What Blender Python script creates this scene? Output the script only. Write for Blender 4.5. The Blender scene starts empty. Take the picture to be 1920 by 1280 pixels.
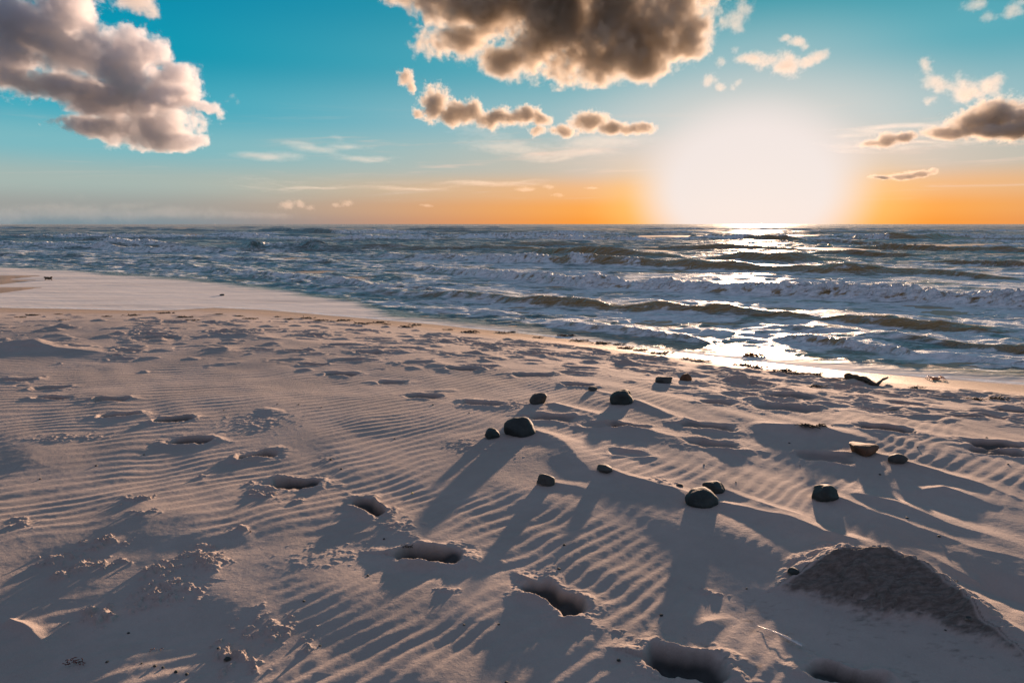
import bpy, bmesh, math, random
import numpy as np
from mathutils import Vector, Matrix, noise as mnoise

sc = bpy.context.scene
COL = sc.collection
R = math.radians

# ------------------------------------------------------------------ camera
EYE = 1.6
PITCH = R(9.75)
cam_d = bpy.data.cameras.new("camera")
cam = bpy.data.objects.new("camera", cam_d)
COL.objects.link(cam)
cam_d.sensor_width = 36.0
cam_d.lens = 24.0
cam_d.clip_start = 0.05
cam_d.clip_end = 30000
cam.location = (0, 0, EYE)
cam.rotation_euler = (R(90) - PITCH, 0, 0)
sc.camera = cam

# ------------------------------------------------------------------ light
SUN_AZ, SUN_EL = R(19.6), R(5.6)
SUNV = Vector((math.sin(SUN_AZ) * math.cos(SUN_EL), math.cos(SUN_AZ) * math.cos(SUN_EL), math.sin(SUN_EL)))
sd = bpy.data.lights.new("sun", 'SUN')
sd.energy = 4.4
sd.angle = R(1.6)
sd.color = (1.0, 0.65, 0.44)
sun = bpy.data.objects.new("sun", sd)
sun.rotation_euler = SUNV.to_track_quat('Z', 'Y').to_euler()
COL.objects.link(sun)

sc.view_settings.view_transform = 'Standard'
sc.view_settings.look = 'None'
sc.view_settings.exposure = 1.5
sc.view_settings.gamma = 1.0
EXPK = 2 ** 1.5

def lin(r, g, b, k=1.0):
    def f(c):
        c = c / 255.0
        return (c / 12.92 if c <= 0.04045 else ((c + 0.055) / 1.055) ** 2.4) * k
    return (f(r), f(g), f(b), 1.0)

class NT:
    """small helper for building node trees"""
    def __init__(s, tree):
        s.t = tree; s.n = tree.nodes; s.l = tree.links
    def new(s, kind, **kw):
        n = s.n.new(kind)
        for k, v in kw.items():
            setattr(n, k, v)
        return n
    def put(s, sock, v):
        if v is None: return
        if isinstance(v, bpy.types.NodeSocket): s.l.new(v, sock)
        else: sock.default_value = v
    def m(s, op, a, b=None, c=None, clamp=False):
        n = s.new('ShaderNodeMath', operation=op); n.use_clamp = clamp
        s.put(n.inputs[0], a); s.put(n.inputs[1], b); s.put(n.inputs[2], c)
        return n.outputs[0]
    def vm(s, op, a, b=None):
        n = s.new('ShaderNodeVectorMath', operation=op)
        s.put(n.inputs[0], a); s.put(n.inputs[1], b)
        return n.outputs['Value'] if op in ('DOT_PRODUCT', 'LENGTH', 'DISTANCE') else n.outputs[0]
    def mix(s, f, a, b, blend='MIX'):
        n = s.new('ShaderNodeMix', data_type='RGBA', blend_type=blend)
        s.put(n.inputs[0], f); s.put(n.inputs[6], a); s.put(n.inputs[7], b)
        return n.outputs[2]
    def ss(s, x, a, b, lo=0.0, hi=1.0):
        n = s.new('ShaderNodeMapRange', interpolation_type='SMOOTHSTEP')
        s.put(n.inputs[0], x); n.inputs[1].default_value = a; n.inputs[2].default_value = b
        n.inputs[3].default_value = lo; n.inputs[4].default_value = hi
        return n.outputs[0]
    def lr(s, x, a, b, lo=0.0, hi=1.0):
        n = s.new('ShaderNodeMapRange')
        s.put(n.inputs[0], x); n.inputs[1].default_value = a; n.inputs[2].default_value = b
        n.inputs[3].default_value = lo; n.inputs[4].default_value = hi
        return n.outputs[0]
    def ramp(s, f, stops, interp='EASE'):
        n = s.new('ShaderNodeValToRGB'); cr = n.color_ramp; cr.interpolation = interp
        while len(cr.elements) < len(stops): cr.elements.new(0.5)
        for e, (p, c) in zip(cr.elements, stops): e.position = p; e.color = c
        s.put(n.inputs[0], f)
        return n.outputs[0]
    def noise(s, vec, scale, detail=5, rough=0.5, dist=0.0, lac=2.0):
        n = s.new('ShaderNodeTexNoise'); s.put(n.inputs['Vector'], vec)
        s.put(n.inputs['Scale'], scale); n.inputs['Detail'].default_value = detail
        n.inputs['Roughness'].default_value = rough; n.inputs['Distortion'].default_value = dist
        n.inputs['Lacunarity'].default_value = lac
        return n.outputs[0]
    def mapping(s, vec, loc=(0, 0, 0), rot=(0, 0, 0), scale=(1, 1, 1)):
        n = s.new('ShaderNodeMapping'); s.put(n.inputs[0], vec)
        n.inputs[1].default_value = loc; n.inputs[2].default_value = rot; n.inputs[3].default_value = scale
        return n.outputs[0]

def px_dir(px, py):
    u = (px - 960) / 1280.0; v = (640 - py) / 1280.0
    return np.array([u, math.cos(PITCH) + v * math.sin(PITCH), -math.sin(PITCH) + v * math.cos(PITCH)])
def px_ang(px, py):
    d = px_dir(px, py); d = d / np.linalg.norm(d)
    return math.degrees(math.atan2(d[0], d[1])), math.degrees(math.asin(d[2]))

def build_world():
    w = bpy.data.worlds.new("World"); sc.world = w; w.use_nodes = True
    w.node_tree.nodes.clear()
    T = NT(w.node_tree)
    out = T.new('ShaderNodeOutputWorld'); bg = T.new('ShaderNodeBackground')
    T.l.new(bg.outputs[0], out.inputs[0])
    tc = T.new('ShaderNodeTexCoord'); d = tc.outputs['Generated']
    sp = T.new('ShaderNodeSeparateXYZ'); T.l.new(d, sp.inputs[0])
    x, y, z = sp.outputs
    DEG = 180 / math.pi
    el = T.m('MULTIPLY', T.m('ARCSINE', z), DEG)
    az = T.m('MULTIPLY', T.m('ARCTAN2', x, y), DEG)
    daz = T.m('SUBTRACT', az, 18.7)
    # colour by elevation, far from and near the sun
    e01 = T.m('DIVIDE', el, 60.0, clamp=True)
    K = 1.0
    def st(deg, r, g, b): return (deg / 60.0, lin(r, g, b, K))
    far = T.ramp(e01, [st(0, 126, 144, 153), st(1.2, 158, 160, 156), st(3.0, 166, 182, 176), st(5.5, 124, 184, 192), st(8.5, 60, 168, 188),
                       st(12, 0, 150, 176), st(17, 0, 138, 170), st(34, 62, 122, 150), st(60, 126, 126, 156)])
    near = T.ramp(e01, [st(0, 255, 153, 30), st(1.2, 255, 166, 60), st(2.6, 246, 180, 112), st(4.5, 205, 190, 172), st(8, 165, 192, 194),
                        st(12.5, 96, 172, 184), st(17, 50, 152, 168), st(34, 72, 126, 150), st(60, 126, 126, 156)])
    adaz = T.m('ABSOLUTE', daz)
    prox = T.m('POWER', T.m('SUBTRACT', 1.0, T.ss(adaz, 4.0, 50.0)), 1.1)
    col = T.mix(prox, far, near)
    # dusk side of the sky, behind the viewer
    col = T.mix(T.ss(adaz, 75.0, 130.0), col, lin(126, 132, 156))
    # cirrus: faint long streaks low in the sky
    v = T.new('ShaderNodeCombineXYZ')
    T.put(v.inputs[0], T.m('MULTIPLY', az, 0.055)); T.put(v.inputs[1], T.m('ADD', T.m('MULTIPLY', el, 0.9), T.m('MULTIPLY', az, -0.025)))
    n1 = T.noise(v.outputs[0], 1.6, 6, 0.6, 0.5)
    cm = T.ss(n1, 0.53, 0.78)
    band = T.m('MULTIPLY', T.ss(el, 1.0, 3.0), T.ss(el, 9.5, 5.5))
    stre = T.m('MULTIPLY', T.m('MULTIPLY', cm, band), T.ss(az, -22.0, -4.0, 0.35, 0.85))
    ccol = T.mix(prox, lin(200, 196, 188), lin(252, 214, 190))
    col = T.mix(stre, col, ccol)
    # glow of the overexposed sun
    ex = T.m('DIVIDE', daz, 7.8)
    ey = T.m('DIVIDE', T.m('SUBTRACT', el, 2.8), 5.9)
    q = T.m('SQRT', T.m('ADD', T.m('MULTIPLY', ex, ex), T.m('MULTIPLY', ey, ey)))
    ex2 = T.m('DIVIDE', daz, 9.4)
    g1 = T.m('SUBTRACT', 1.0, T.ss(q, 0.66, 1.28))
    g2 = T.m('MULTIPLY', T.m('SUBTRACT', 1.0, T.ss(q, 0.7, 2.4)), 0.5)
    g2 = T.m('MULTIPLY', g2, T.ss(el, 1.2, 6.0, 0.0, 1.0))
    col = T.mix(g2, col, lin(246, 226, 216))
    warm = T.m('MULTIPLY', T.m('SUBTRACT', 1.0, T.ss(q, 0.95, 1.75)), T.ss(el, 6.0, 1.5, 0.0, 0.6))
    col = T.mix(warm, col, lin(255, 206, 128))
    col = T.mix(g1, col, lin(236, 226, 222))
    # the real sky model adds its own blue and horizon warmth
    sky = T.new('ShaderNodeTexSky', sky_type='NISHITA'); sky.sun_disc = False
    sky.sun_elevation = SUN_EL; sky.sun_rotation = SUN_AZ
    sky.altitude = 0; sky.air_density = 1.0; sky.dust_density = 1.0; sky.ozone_density = 2.0
    sk = T.mix(1.0, sky.outputs[0], (0.002, 0.002, 0.003, 1), 'MULTIPLY')
    col = T.mix(1.0, col, sk, 'ADD')
    # below the horizon: dark sea colour
    col = T.mix(T.ss(el, -0.3, -3.0), col, lin(40, 55, 62))
    T.put(bg.inputs[0], col)
    S = 0.1
    col2 = T.mix(1.0, col, (1 / (EXPK * S),) * 3 + (1,), 'MULTIPLY')
    T.put(bg.inputs[0], col2)
    bg.inputs[1].default_value = S
build_world()

# ------------------------------------------------------------------ numpy noise
_rs = np.random.RandomState(7)
_PERM = _rs.permutation(4096).astype(np.int32)
_G = _rs.rand(4096).astype(np.float32) * 2 * np.pi
_GX, _GY = np.cos(_G), np.sin(_G)
def perlin(x, y, seed=0):
    xi = np.floor(x); yi = np.floor(y)
    xf = (x - xi).astype(np.float32); yf = (y - yi).astype(np.float32)
    xi = xi.astype(np.int32) + seed * 57; yi = yi.astype(np.int32) + seed * 131
    u = xf * xf * xf * (xf * (xf * 6 - 15) + 10); v = yf * yf * yf * (yf * (yf * 6 - 15) + 10)
    def gr(i, j, dx, dy):
        h = _PERM[(_PERM[i & 4095] + j) & 4095]
        return _GX[h] * dx + _GY[h] * dy
    a = gr(xi, yi, xf, yf); b = gr(xi + 1, yi, xf - 1, yf)
    c = gr(xi, yi + 1, xf, yf - 1); d = gr(xi + 1, yi + 1, xf - 1, yf - 1)
    return ((a + (b - a) * u) * (1 - v) + (c + (d - c) * u) * v) * 1.5
def fbm(x, y, oct=4, seed=0, rough=0.5):
    r = 0; a = 1.0; f = 1.0
    for o in range(oct):
        r = r + a * perlin(x * f, y * f, seed + o); a *= rough; f *= 2.03
    return r
def sstep(x, a, b):
    t = np.clip((x - a) / (b - a), 0, 1); return t * t * (3 - 2 * t)

# ------------------------------------------------------------------ shore geometry
SEA = -0.32
def hit(px, py, z=0.0):
    d = px_dir(px, py); k = (z - EYE) / d[2]
    return d[0] * k, d[1] * k
SH = [(-700, 560), (0, 577), (120, 579), (250, 582), (330, 581), (400, 577), (500, 581), (600, 590), (800, 607), (1000, 628), (1200, 652), (1400, 676), (1600, 697), (1780, 712), (1920, 722), (2300, 752)]
_sh = np.array([hit(a, b, SEA) for a, b in SH])
def shore(x): return np.interp(x, _sh[:, 0], _sh[:, 1])
SF = [(-700, 485), (0, 501), (120, 508), (250, 517), (400, 530), (500, 541), (600, 556), (680, 574), (760, 592), (1000, 618), (1200, 642), (1400, 664), (1600, 684), (1780, 698), (1920, 706), (2300, 736)]
_sf = np.array([hit(a, b, SEA) for a, b in SF])
def surf(x): return np.interp(x, _sf[:, 0], _sf[:, 1])
def base_z(x, y):
    """beach profile: back beach tilted near the camera to darken it, foreshore slope down to the waterline, then the sea bed"""
    s = (shore(x) - y) * 0.93
    up = SEA + 0.32 * sstep(s, -0.4, 4.2) + 0.02 * np.clip(s, 0, 1)
    dn = SEA - 0.012 * np.clip(-s, 0, 3) - 0.05 * np.clip(-s - 3, 0, 40)
    up = SEA + 0.055 * np.clip(s, 0, 0.8) + (0 - SEA - 0.044) * sstep(s, 0.2, 4.6)
    return np.where(s > 0, up, dn) - 0.048 * np.where(y < 3.0, 4.5 - np.maximum(y, 1.5), np.clip(6 - y, 0, 3) ** 2 / 6)  # last term tilts the near sand away from the sun to dim it
def g(px, py, dz=0.0):
    z = 0.0
    for _ in range(12):
        x, y = hit(px, py, z + dz); z = 0.5 * z + 0.5 * float(base_z(x, y))
    return hit(px, py, z + dz)

def grid_mesh(name, X, Y, Z, attrs, mat):
    nr, nc = X.shape
    me = bpy.data.meshes.new(name)
    co = np.stack([X, Y, Z], -1).astype(np.float32).reshape(-1, 3)
    idx = np.arange(nr * nc, dtype=np.int32).reshape(nr, nc)
    q = np.stack([idx[:-1, :-1], idx[:-1, 1:], idx[1:, 1:], idx[1:, :-1]], -1).reshape(-1, 4)
    me.vertices.add(len(co)); me.vertices.foreach_set('co', co.ravel())
    me.loops.add(q.size); me.loops.foreach_set('vertex_index', q.ravel())
    me.polygons.add(len(q)); me.polygons.foreach_set('loop_start', np.arange(0, q.size, 4, dtype=np.int32))
    me.polygons.foreach_set('use_smooth', np.ones(len(q), dtype=bool))
    me.update(calc_edges=True)
    for k, a in attrs.items():
        at = me.attributes.new(k, 'FLOAT', 'POINT'); at.data.foreach_set('value', a.astype(np.float32).ravel())
    me.materials.append(mat)
    o = bpy.data.objects.new(name, me); COL.objects.link(o)
    return o

def new_mat(name):
    m = bpy.data.materials.new(name); m.use_nodes = True
    m.node_tree.nodes.clear()
    T = NT(m.node_tree)
    out = T.new('ShaderNodeOutputMaterial'); p = T.new('ShaderNodeBsdfPrincipled')
    T.l.new(p.outputs[0], out.inputs[0])
    return m, T, p, out

# ------------------------------------------------------------------ sand
def cols(fine, step, far):
    a = np.arange(0, fine, step); b = [fine]
    while b[-1] < far: b.append(b[-1] * 1.12 + 0.01)
    h = np.concatenate([a, np.array(b)])
    return np.concatenate([-h[:0:-1], h]).astype(np.float64)
def rows(parts):
    out = []
    for y0, y1, k, c in parts:
        y = y0
        while y < y1: out.append(y); y += k * abs(y) + c
    out.append(parts[-1][1]); return np.array(out)

# footprints: px, py, length, angle (deg, world, 0 = along x), depth, rim
FOOT = [
 (98, 746, .30, -5, .045, .012), (208, 751, .28, 10, .04, .015), (226, 779, .30, 5, .05, .015), (328, 787, .27, 15, .06, .02),
 (356, 826, .30, 5, .06, .02), (484, 851, .26, 25, .065, .024), (552, 905, .30, 0, .07, .025), (690, 950, .24, -50, .075, .028),
 (808, 1041, .31, -5, .08, .030), (1040, 1116, .30, -48, .085, .030), (1285, 1245, .30, -18, .08, .026), (1598, 1272, .26, -20, .08, .02),
 (30, 712, .34, 0, .035, .012), (95, 726, .3, 5, .035, .012),
 (735, 716, .30, -5, .04, .012), (795, 743, .32, -15, .045, .014), (588, 683, .28, 0, .04, .012), (640, 701, .34, -8, .045, .014), (905, 757, .34, -10, .04, .014),
 (660, 675, .3, 0, .035, .01), (560, 658, .3, 0, .04, .012), (490, 657, .26, 0, .03, .01), (640, 647, .3, 0, .035, .01), (690, 660, .32, 0, .035, .01),
 (780, 680, .36, 0, .03, .01), (870, 692, .34, 0, .045, .014), (905, 686, .3, -5, .04, .012), (1000, 702, .4, -3, .04, .012), (1085, 722, .3, -10, .045, .014),
 (1075, 698, .3, 0, .03, .01), (1035, 784, .36, -12, .045, .014), (1130, 798, .3, -10, .03, .01), (1180, 800, .3, -12, .045, .014),
 (770, 653, .3, 0, .03, .01), (1185, 667, .3, 0, .035, .01), (1400, 707, .3, -12, .04, .01), (1650, 765, .32, -10, .05, .012),
 (1330, 798, .4, -15, .045, .012), (1340, 832, .35, -20, .04, .014), (1550, 858, .34, -25, .04, .012), (1180, 850, .25, -15, .02, .01), (1660, 805, .4, -12, .06, .01), (1870, 832, .42, -12, .06, .01),
 (1870, 845, .35, -20, .05, .008), (1810, 783, .25, -15, .05, .008), (1880, 785, .35, -15, .05, .008), (1640, 732, .3, -10, .04, .008), (1345, 753, .3, -12, .04, .012),
 (1480, 745, .5, -10, .045, .012), (1470, 765, .5, -12, .04, .012), (1765, 745, .4, -12, .04, .01), (1700, 755, .35, -10, .05, .01), (1900, 768, .3, -10, .05, .008), (1440, 670, .3, 0, .03, .01),
 (215, 780, .1, 0, .01, 0), (300, 632, .4, 0, .04, .01), (640, 622, .34, 0, .05, .01), (240, 660, .3, 0, .02, .01), (1545, 700, .5, -8, .04, .01), (1500, 690, .4, -8, .035, .01), (1610, 713, .4, -10, .05, .012),
]
# ridges: points (px, py, height, half-width), sun-facing sharp crest
RIDGE = [
 [(1565, 932, .045, .10), (1640, 962, .05, .14), (1720, 995, .05, .18), (1820, 1028, .04, .2), (1960, 1062, .02, .22)],
 [(1600, 930, .03, .10), (1680, 948, .06, .16), (1780, 985, .05, .2), (1860, 1010, .03, .2), (1950, 1030, .0, .2)],
 [(1345, 945, .04, .09), (1400, 958, .05, .12), (1460, 975, .06, .14), (1545, 1012, .08, .16), (1600, 1020, .06, .14)],
 [(1360, 920, .02, .06), (1430, 948, .04, .09), (1500, 975, .02, .1)],
 [(1690, 868, .04, .08), (1760, 885, .06, .14), (1830, 905, .05, .16), (1930, 940, .02, .2)],
 [(1150, 888, .03, .07), (1210, 908, .04, .10), (1290, 930, .035, .10), (1330, 945, .01, .08)],
 [(1190, 754, .04, .08), (1230, 768, .05, .12), (1290, 790, .03, .14), (1370, 815, .0, .2)],
 [(1115, 733, .02, .06), (1150, 742, .02, .07), (1200, 752, .0, .07)],
 [(1010, 812, .05, .12), (1060, 835, .05, .18), (1090, 870, .03, .18), (1120, 900, .0, .2)],
 [(1040, 760, .04, .10), (1110, 778, .04, .2), (1210, 810, .02, .25), (1290, 830, .0, .3)],
 [(1620, 850, .03, .08), (1670, 860, .02, .08)],
 [(1430, 800, .06, .14), (1500, 808, .08, .16), (1545, 812, .08, .14), (1600, 822, .03, .2)],
 [(1470, 740, .05, .2), (1500, 742, .06, .2), (1560, 752, .02, .2)],
 [(1720, 920, .03, .1), (1770, 918, .06, .1), (1820, 930, .03, .14), (1880, 950, .0, .1)],
 [(1030, 908, .03, .07), (1080, 912, .02, .1), (1150, 930, .0, .12)],
 [(1250, 716, .02, .06), (1330, 735, .03, .12), (1420, 765, .0, .2)],
 [(1300, 715, .03, .07), (1360, 735, .02, .12), (1430, 752, .0, .2)],
 [(0, 655, .10, .28), (60, 652, .12, .30), (110, 657, .07, .25), (200, 665, .04, .3), (330, 670, .0, .35)],
 [(-60, 652, .10, .3), (20, 650, .11, .3), (70, 650, .12, .25)],
 [(400, 628, .05, .15), (430, 628, .07, .16), (520, 636, .03, .25), (600, 645, .0, .3)],
 [(400, 655, .02, .15), (420, 656, .06, .14), (450, 660, .0, .2)],
 [(20, 1165, .05, .03), (60, 1190, .035, .05), (100, 1200, .0, .05)],
 [(1240, 910, .01, .05), (1290, 935, .02, .1)],
 [(1180, 805, .03, .15), (1290, 828, .04, .2), (1380, 850, .03, .2), (1450, 880, .0, .2)],
 [(1830, 1090, -.05, .16), (1900, 1110, -.08, .2), (1990, 1140, -.08, .2)],
 [(1770, 1120, .03, .06), (1830, 1160, .05, .09), (1925, 1205, .03, .09), (2000, 1240, .0, .1)],
 [(1700, 1020, .0, .06), (1790, 1070, .035, .10), (1830, 1085, .03, .08), (1845, 1090, .0, .05)],
 [(780, 1010, .0, .2), (850, 1030, .02, .2), (900, 1060, .0, .2)],
 [(0, 870, .0, .3), (60, 860, .025, .3), (130, 880, .0, .3)],
 [(1380, 1150, .0, .05), (1330, 1165, .03, .06), (1300, 1175, .0, .08)],
]
# crumbly clod clusters in the near sand: px, py, spread x m, spread y m, n, height
CLODS = [
 (200, 1022, .10, .05, 26, .030), (110, 1050, .10, .05, 16, .020), (170, 1062, .16, .05, 30, .022), (115, 1080, .06, .04, 10, .025), (260, 940, .09, .05, 20, .026),
 (270, 970, .08, .04, 14, .015), (300, 1072, .10, .05, 18, .024), (375, 1045, .12, .08, 26, .018), (400, 1060, .10, .05, 16, .018), (330, 1105, .16, .08, 30, .02),
 (285, 1125, .12, .06, 14, .02), (185, 1152, .09, .06, 22, .028), (505, 1180, .16, .07, 22, .016), (440, 1235, .14, .05, 22, .026), (485, 1140, .04, .03, 6, .012),
 (450, 997, .08, .03, 16, .022), (495, 928, .13, .05, 34, .020), (560, 940, .06, .04, 6, .014), (375, 892, .05, .03, 10, .015), (745, 985, .14, .06, 34, .010), (620, 1040, .2, .1, 14, .006),
 (765, 1005, .1, .04, 20, .008), (730, 960, .10, .06, 20, .012), (610, 860, .08, .05, 8, .008), (40, 985, .10, .06, 12, .015), (470, 905, .08, .03, 10, .016), (130, 820, .3, .08, 14, .010),
 (480, 790, .3, .2, 16, .008), (840, 1110, .07, .03, 4, .01), (575, 1215, .05, .03, 8, .02), (390, 1070, .03, .03, 5, .03), (1180, 1190, .1, .02, 6, .008), (1330, 1105, .1, .02, 6, .01),
 (1240, 905, .1, .05, 10, .01), (900, 840, .3, .1, 10, .008), (960, 760, .3, .1, 10, .01),
]
MOUND = g(1665, 1105)

def build_sand():
    yv = rows([(-60, -3, 0.12, 0.3), (-3, 2.0, 0.0, 0.12), (2.0, 17, 0.00155, 0.0008), (17, 60, 0.02, 0.02), (60, 9000, 0.15, 0)])
    t = cols(0.86, 0.00165, 60)
    Wd = np.sqrt((np.maximum(yv, 0) + 0.35) ** 2 + 1.5 ** 2)
    X = t[None, :] * Wd[:, None]; Y = np.repeat(yv[:, None], len(t), 1)
    X = np.clip(X, -9000, 9000)
    sh = (shore(X) - Y) * 0.93
    Z = base_z(X, Y)
    dry = sstep(sh, 1.3, 3.4)
    near = (sh > -2)
    # long undulations
    wa = fbm(X * 0.35, Y * 0.35, 3, 3)
    und = fbm(X * 0.55 + 0.4 * wa, Y * 0.75 - 0.3 * wa, 3, 11, 0.5)
    Z += dry * ((0.013 + 0.018 * sstep(Y, 5.5, 3.0) * sstep(X, 1.0, -0.6)) * und)
    lin_ = fbm((X * 0.57 - Y * 0.81) * 0.6, (X * 0.81 + Y * 0.57) * 2.2, 2, 21, 0.5)     # wind-aligned streaks
    right = sstep(X / (Y + 0.5), 0.0, 0.35)
    Z += dry * lin_ * (0.004 + 0.013 * right)
    # ripples
    xb = np.clip(X, -12, 12)
    slope = 0.30 + 0.75 * sstep(X, -3.4, 0.2)
    # integral of slope over x for the phase
    xs = np.linspace(-13, 13, 2601); sl = 0.30 + 0.75 * sstep(xs, -3.4, 0.2); I = np.concatenate([[0], np.cumsum((sl[1:] + sl[:-1]) / 2 * (xs[1] - xs[0]))])
    ph0 = Y - np.interp(xb, xs, I)
    warp = 0.11 * fbm(X * 0.9, Y * 0.9, 2, 31) + 0.045 * perlin(X * 2.0, Y * 1.4, 37) + 0.034 * perlin(X * 3.2, Y * 3.2, 33) + 0.006 * perlin(X * 11, Y * 11, 35)
    ph = (ph0 + warp) / 0.122
    fr = ph - np.floor(ph)
    saw = np.where(fr < 0.58, fr / 0.58, (1 - fr) / 0.42)
    rip = sstep(saw, 0.0, 1.0) * 0.85 + saw * 0.15
    mask = sstep(fbm(X * 0.8 + 3, Y * 0.8, 3, 41), -0.75, 0.15)
    brk = 0.9 + 0.25 * perlin(X * 2.2, Y * 2.2, 43)
    ramp = (0.0043 + 0.0017 * sstep(Y, 6.0, 3.0)) * mask * brk * dry
    blotch = 1 - 0.75 * right * sstep(perlin(X * 0.9, Y * 1.2, 47), -0.1, 0.5)
    kill = np.ones_like(X)
    # ------------ local features
    def win(x, y, rad):
        r0, r1 = np.searchsorted(yv, [y - rad, y + rad])
        if r1 <= r0: return None
        c0 = np.searchsorted(t * Wd[r0], x - rad) if x - rad > 0 else np.searchsorted(t * Wd[r1 - 1], x - rad)
        tl = min((x - rad) / Wd[r0], (x - rad) / Wd[r1 - 1]); tr = max((x + rad) / Wd[r0], (x + rad) / Wd[r1 - 1])
        c0, c1 = np.searchsorted(t, [tl, tr])
        return (slice(r0, r1), slice(c0, c1))
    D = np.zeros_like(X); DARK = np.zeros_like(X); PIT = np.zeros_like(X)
    # undisturbed rough texture near debris
    for k, pts in enumerate(RIDGE):
        P = np.array([g(a, b) for a, b, _, _ in pts]); H = np.array([p[2] for p in pts]); W = np.array([p[3] for p in pts])
        c = P.mean(0); rad = np.abs(P - c).max() + W.max() * 3.2
        w = win(c[0], c[1], rad)
        if w is None: continue
        x = X[w]; y = Y[w]; 
        wob = 0.02 * fbm(x * 3, y * 3, 2, 60 + k); x = x + wob; y = y + wob
        best = np.full(x.shape, 1e9); hh = np.zeros(x.shape); ww = np.ones(x.shape); sd_ = np.zeros(x.shape)
        for i in range(len(P) - 1):
            a = P[i]; b = P[i + 1]; e = b - a; L2 = (e ** 2).sum()
            u = np.clip(((x - a[0]) * e[0] + (y - a[1]) * e[1]) / L2, 0, 1)
            dx = x - a[0] - u * e[0]; dy = y - a[1] - u * e[1]; d = np.hypot(dx, dy)
            m = d < best
            best = np.where(m, d, best); hh = np.where(m, H[i] + u * (H[i + 1] - H[i]), hh); ww = np.where(m, W[i] + u * (W[i + 1] - W[i]), ww)
            sd_ = np.where(m, np.sign(dx * -e[1] + dy * e[0]), sd_)
        q = best / ww
        prof = np.where(q < 1, (1 - q) ** 1.35, 0) * 0.75 + 0.25 * np.exp(-(q * 0.9) ** 2)
        D[w] += 0.55 * hh * prof
        kill[w] *= 1 - 0.7 * np.exp(-(q * 0.9) ** 2)
    for k, (px, py, L, ang, dep, rim) in enumerate(FOOT):
        cx, cy = g(px, py); rad = L * 1.6
        w = win(cx, cy, rad)
        if w is None: continue
        x = X[w] - cx; y = Y[w] - cy
        wv = fbm(X[w] * 9, Y[w] * 9, 2, 80 + k)
        ca, sa = math.cos(R(ang)), math.sin(R(ang))
        u = (x * ca + y * sa) / (L * 0.5); v = (-x * sa + y * ca) / (L * 0.26)
        v = v * (1 + 0.22 * np.cos(u * 3.0)) ; 
        r = np.sqrt(u * u * 1.0 + v * v) * (1 + 0.20 * wv)
        soft = 0.55 if dep > .05 else 0.75
        pit = 1 - sstep(r, 1 - soft * 0.55, 1 + soft * 0.45)
        far_side = 0.6 + 0.4 * np.clip(-(x * 0.33 + y * 0.94) / (L * .3), -1, 1) * 0.5
        ring = np.exp(-((r - 1.28) / 0.24) ** 2)
        ring2 = sstep(r, 2.3, 1.25) * sstep(r, 0.95, 1.15)
        an = 0.7 + 1.2 * perlin(np.arctan2(v, u) * 0.9 + k * 3.1, r * 0.5 + 1, 90)
        lump = np.abs(fbm(X[w] * 26, Y[w] * 26, 3, 95))
        D[w] += -0.8 * dep * pit * (0.82 + 0.30 * wv + 0.22 * np.clip(u, -1, 1) * (1 if k % 2 else -1)) + 0.80 * rim * (ring * 0.6 + ring2 * 0.55) * an + rim * 0.3 * ring2 * (lump - 0.2)
        kill[w] *= np.clip(1 - ring2 - pit, 0, 1)
        PIT[w] = np.maximum(PIT[w], (1 - sstep(r, 0.80, 1.15)) * sstep(dep, .02, .07))  # footprint hollows: their shade painted in as darker, damp sand
    rnd = random.Random(5)
    for (px, py, sx, sy, n, h) in CLODS:
        cx, cy = g(px, py)
        w = win(cx, cy, max(sx, sy) * 3.2)
        if w is None: continue
        x = X[w] - cx; y = Y[w] - cy; a = rnd.uniform(-.7, .3)
        u = (x * math.cos(a) + y * math.sin(a)) / sx; v = (-x * math.sin(a) + y * math.cos(a)) / (sy * 1.3)
        msk = np.exp(-(u * u + v * v) * 0.55)
        n1 = fbm(X[w] * 17 + 5 * rnd.random(), Y[w] * 20, 4, 300, 0.6); n2 = np.abs(fbm(X[w] * 38, Y[w] * 46, 3, 310, 0.6))
        c = np.clip(n1 * 0.75 + msk * 1.15 - 0.95, 0, 0.35) / 0.35 * msk ** 0.5
        c = c * (0.65 + 0.7 * n2)
        D[w] += 0.85 * h * c
        q = x * 0.81 + y * 0.57; s_ = x * 0.57 - y * 0.81
        D[w] += 0.35 * h * np.exp(-(q / sy * 0.8) ** 2) * sstep(s_, -0.05, 0.02) * np.exp(-np.maximum(s_, 0) / 0.12)
        kill[w] *= 1 - 0.8 * np.clip(c + 0.5 * msk, 0, 1)
    # trampled belt above the foreshore: pits and lumps
    rnd = random.Random(17)
    for i in range(620):
        px = rnd.uniform(-80, 2000)
        shy = np.interp(px, [a for a, b in SH], [b for a, b in SH])
        left = max(0, 1 - px / 1500)
        py = shy + 10 + abs(rnd.gauss(0, 1)) * (14 + 42 * left) + 4 * (1 - left)
        if px > 1250: py = shy + 16 + rnd.random() * 60
        cx, cy = g(px, py); sz = rnd.uniform(.05, .26); a = rnd.gauss(-0.1, 0.3)
        h = rnd.uniform(.008, .036) * (1 if rnd.random() < 0.6 else -1)
        if py - shy > 45: h *= 0.6
        w = win(cx, cy, sz * 2.4)
        if w is None: continue
        x = X[w] - cx; y = Y[w] - cy
        u = (x * math.cos(a) + y * math.sin(a)) / sz; v = (-x * math.sin(a) + y * math.cos(a)) / (sz * 0.5)
        r = np.sqrt(u * u + v * v) * (1 + 0.45 * fbm(X[w] * 6, Y[w] * 6, 3, 120 + i % 7))
        if h > 0: D[w] += h * np.clip(1 - r, 0, 1) ** 0.9
        else: D[w] += h * (1 - sstep(r, 0.5, 1.0)) + 0.35 * abs(h) * np.exp(-((r - 1.15) / 0.3) ** 2)
        kill[w] *= sstep(r, 0.9, 1.8)
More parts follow.
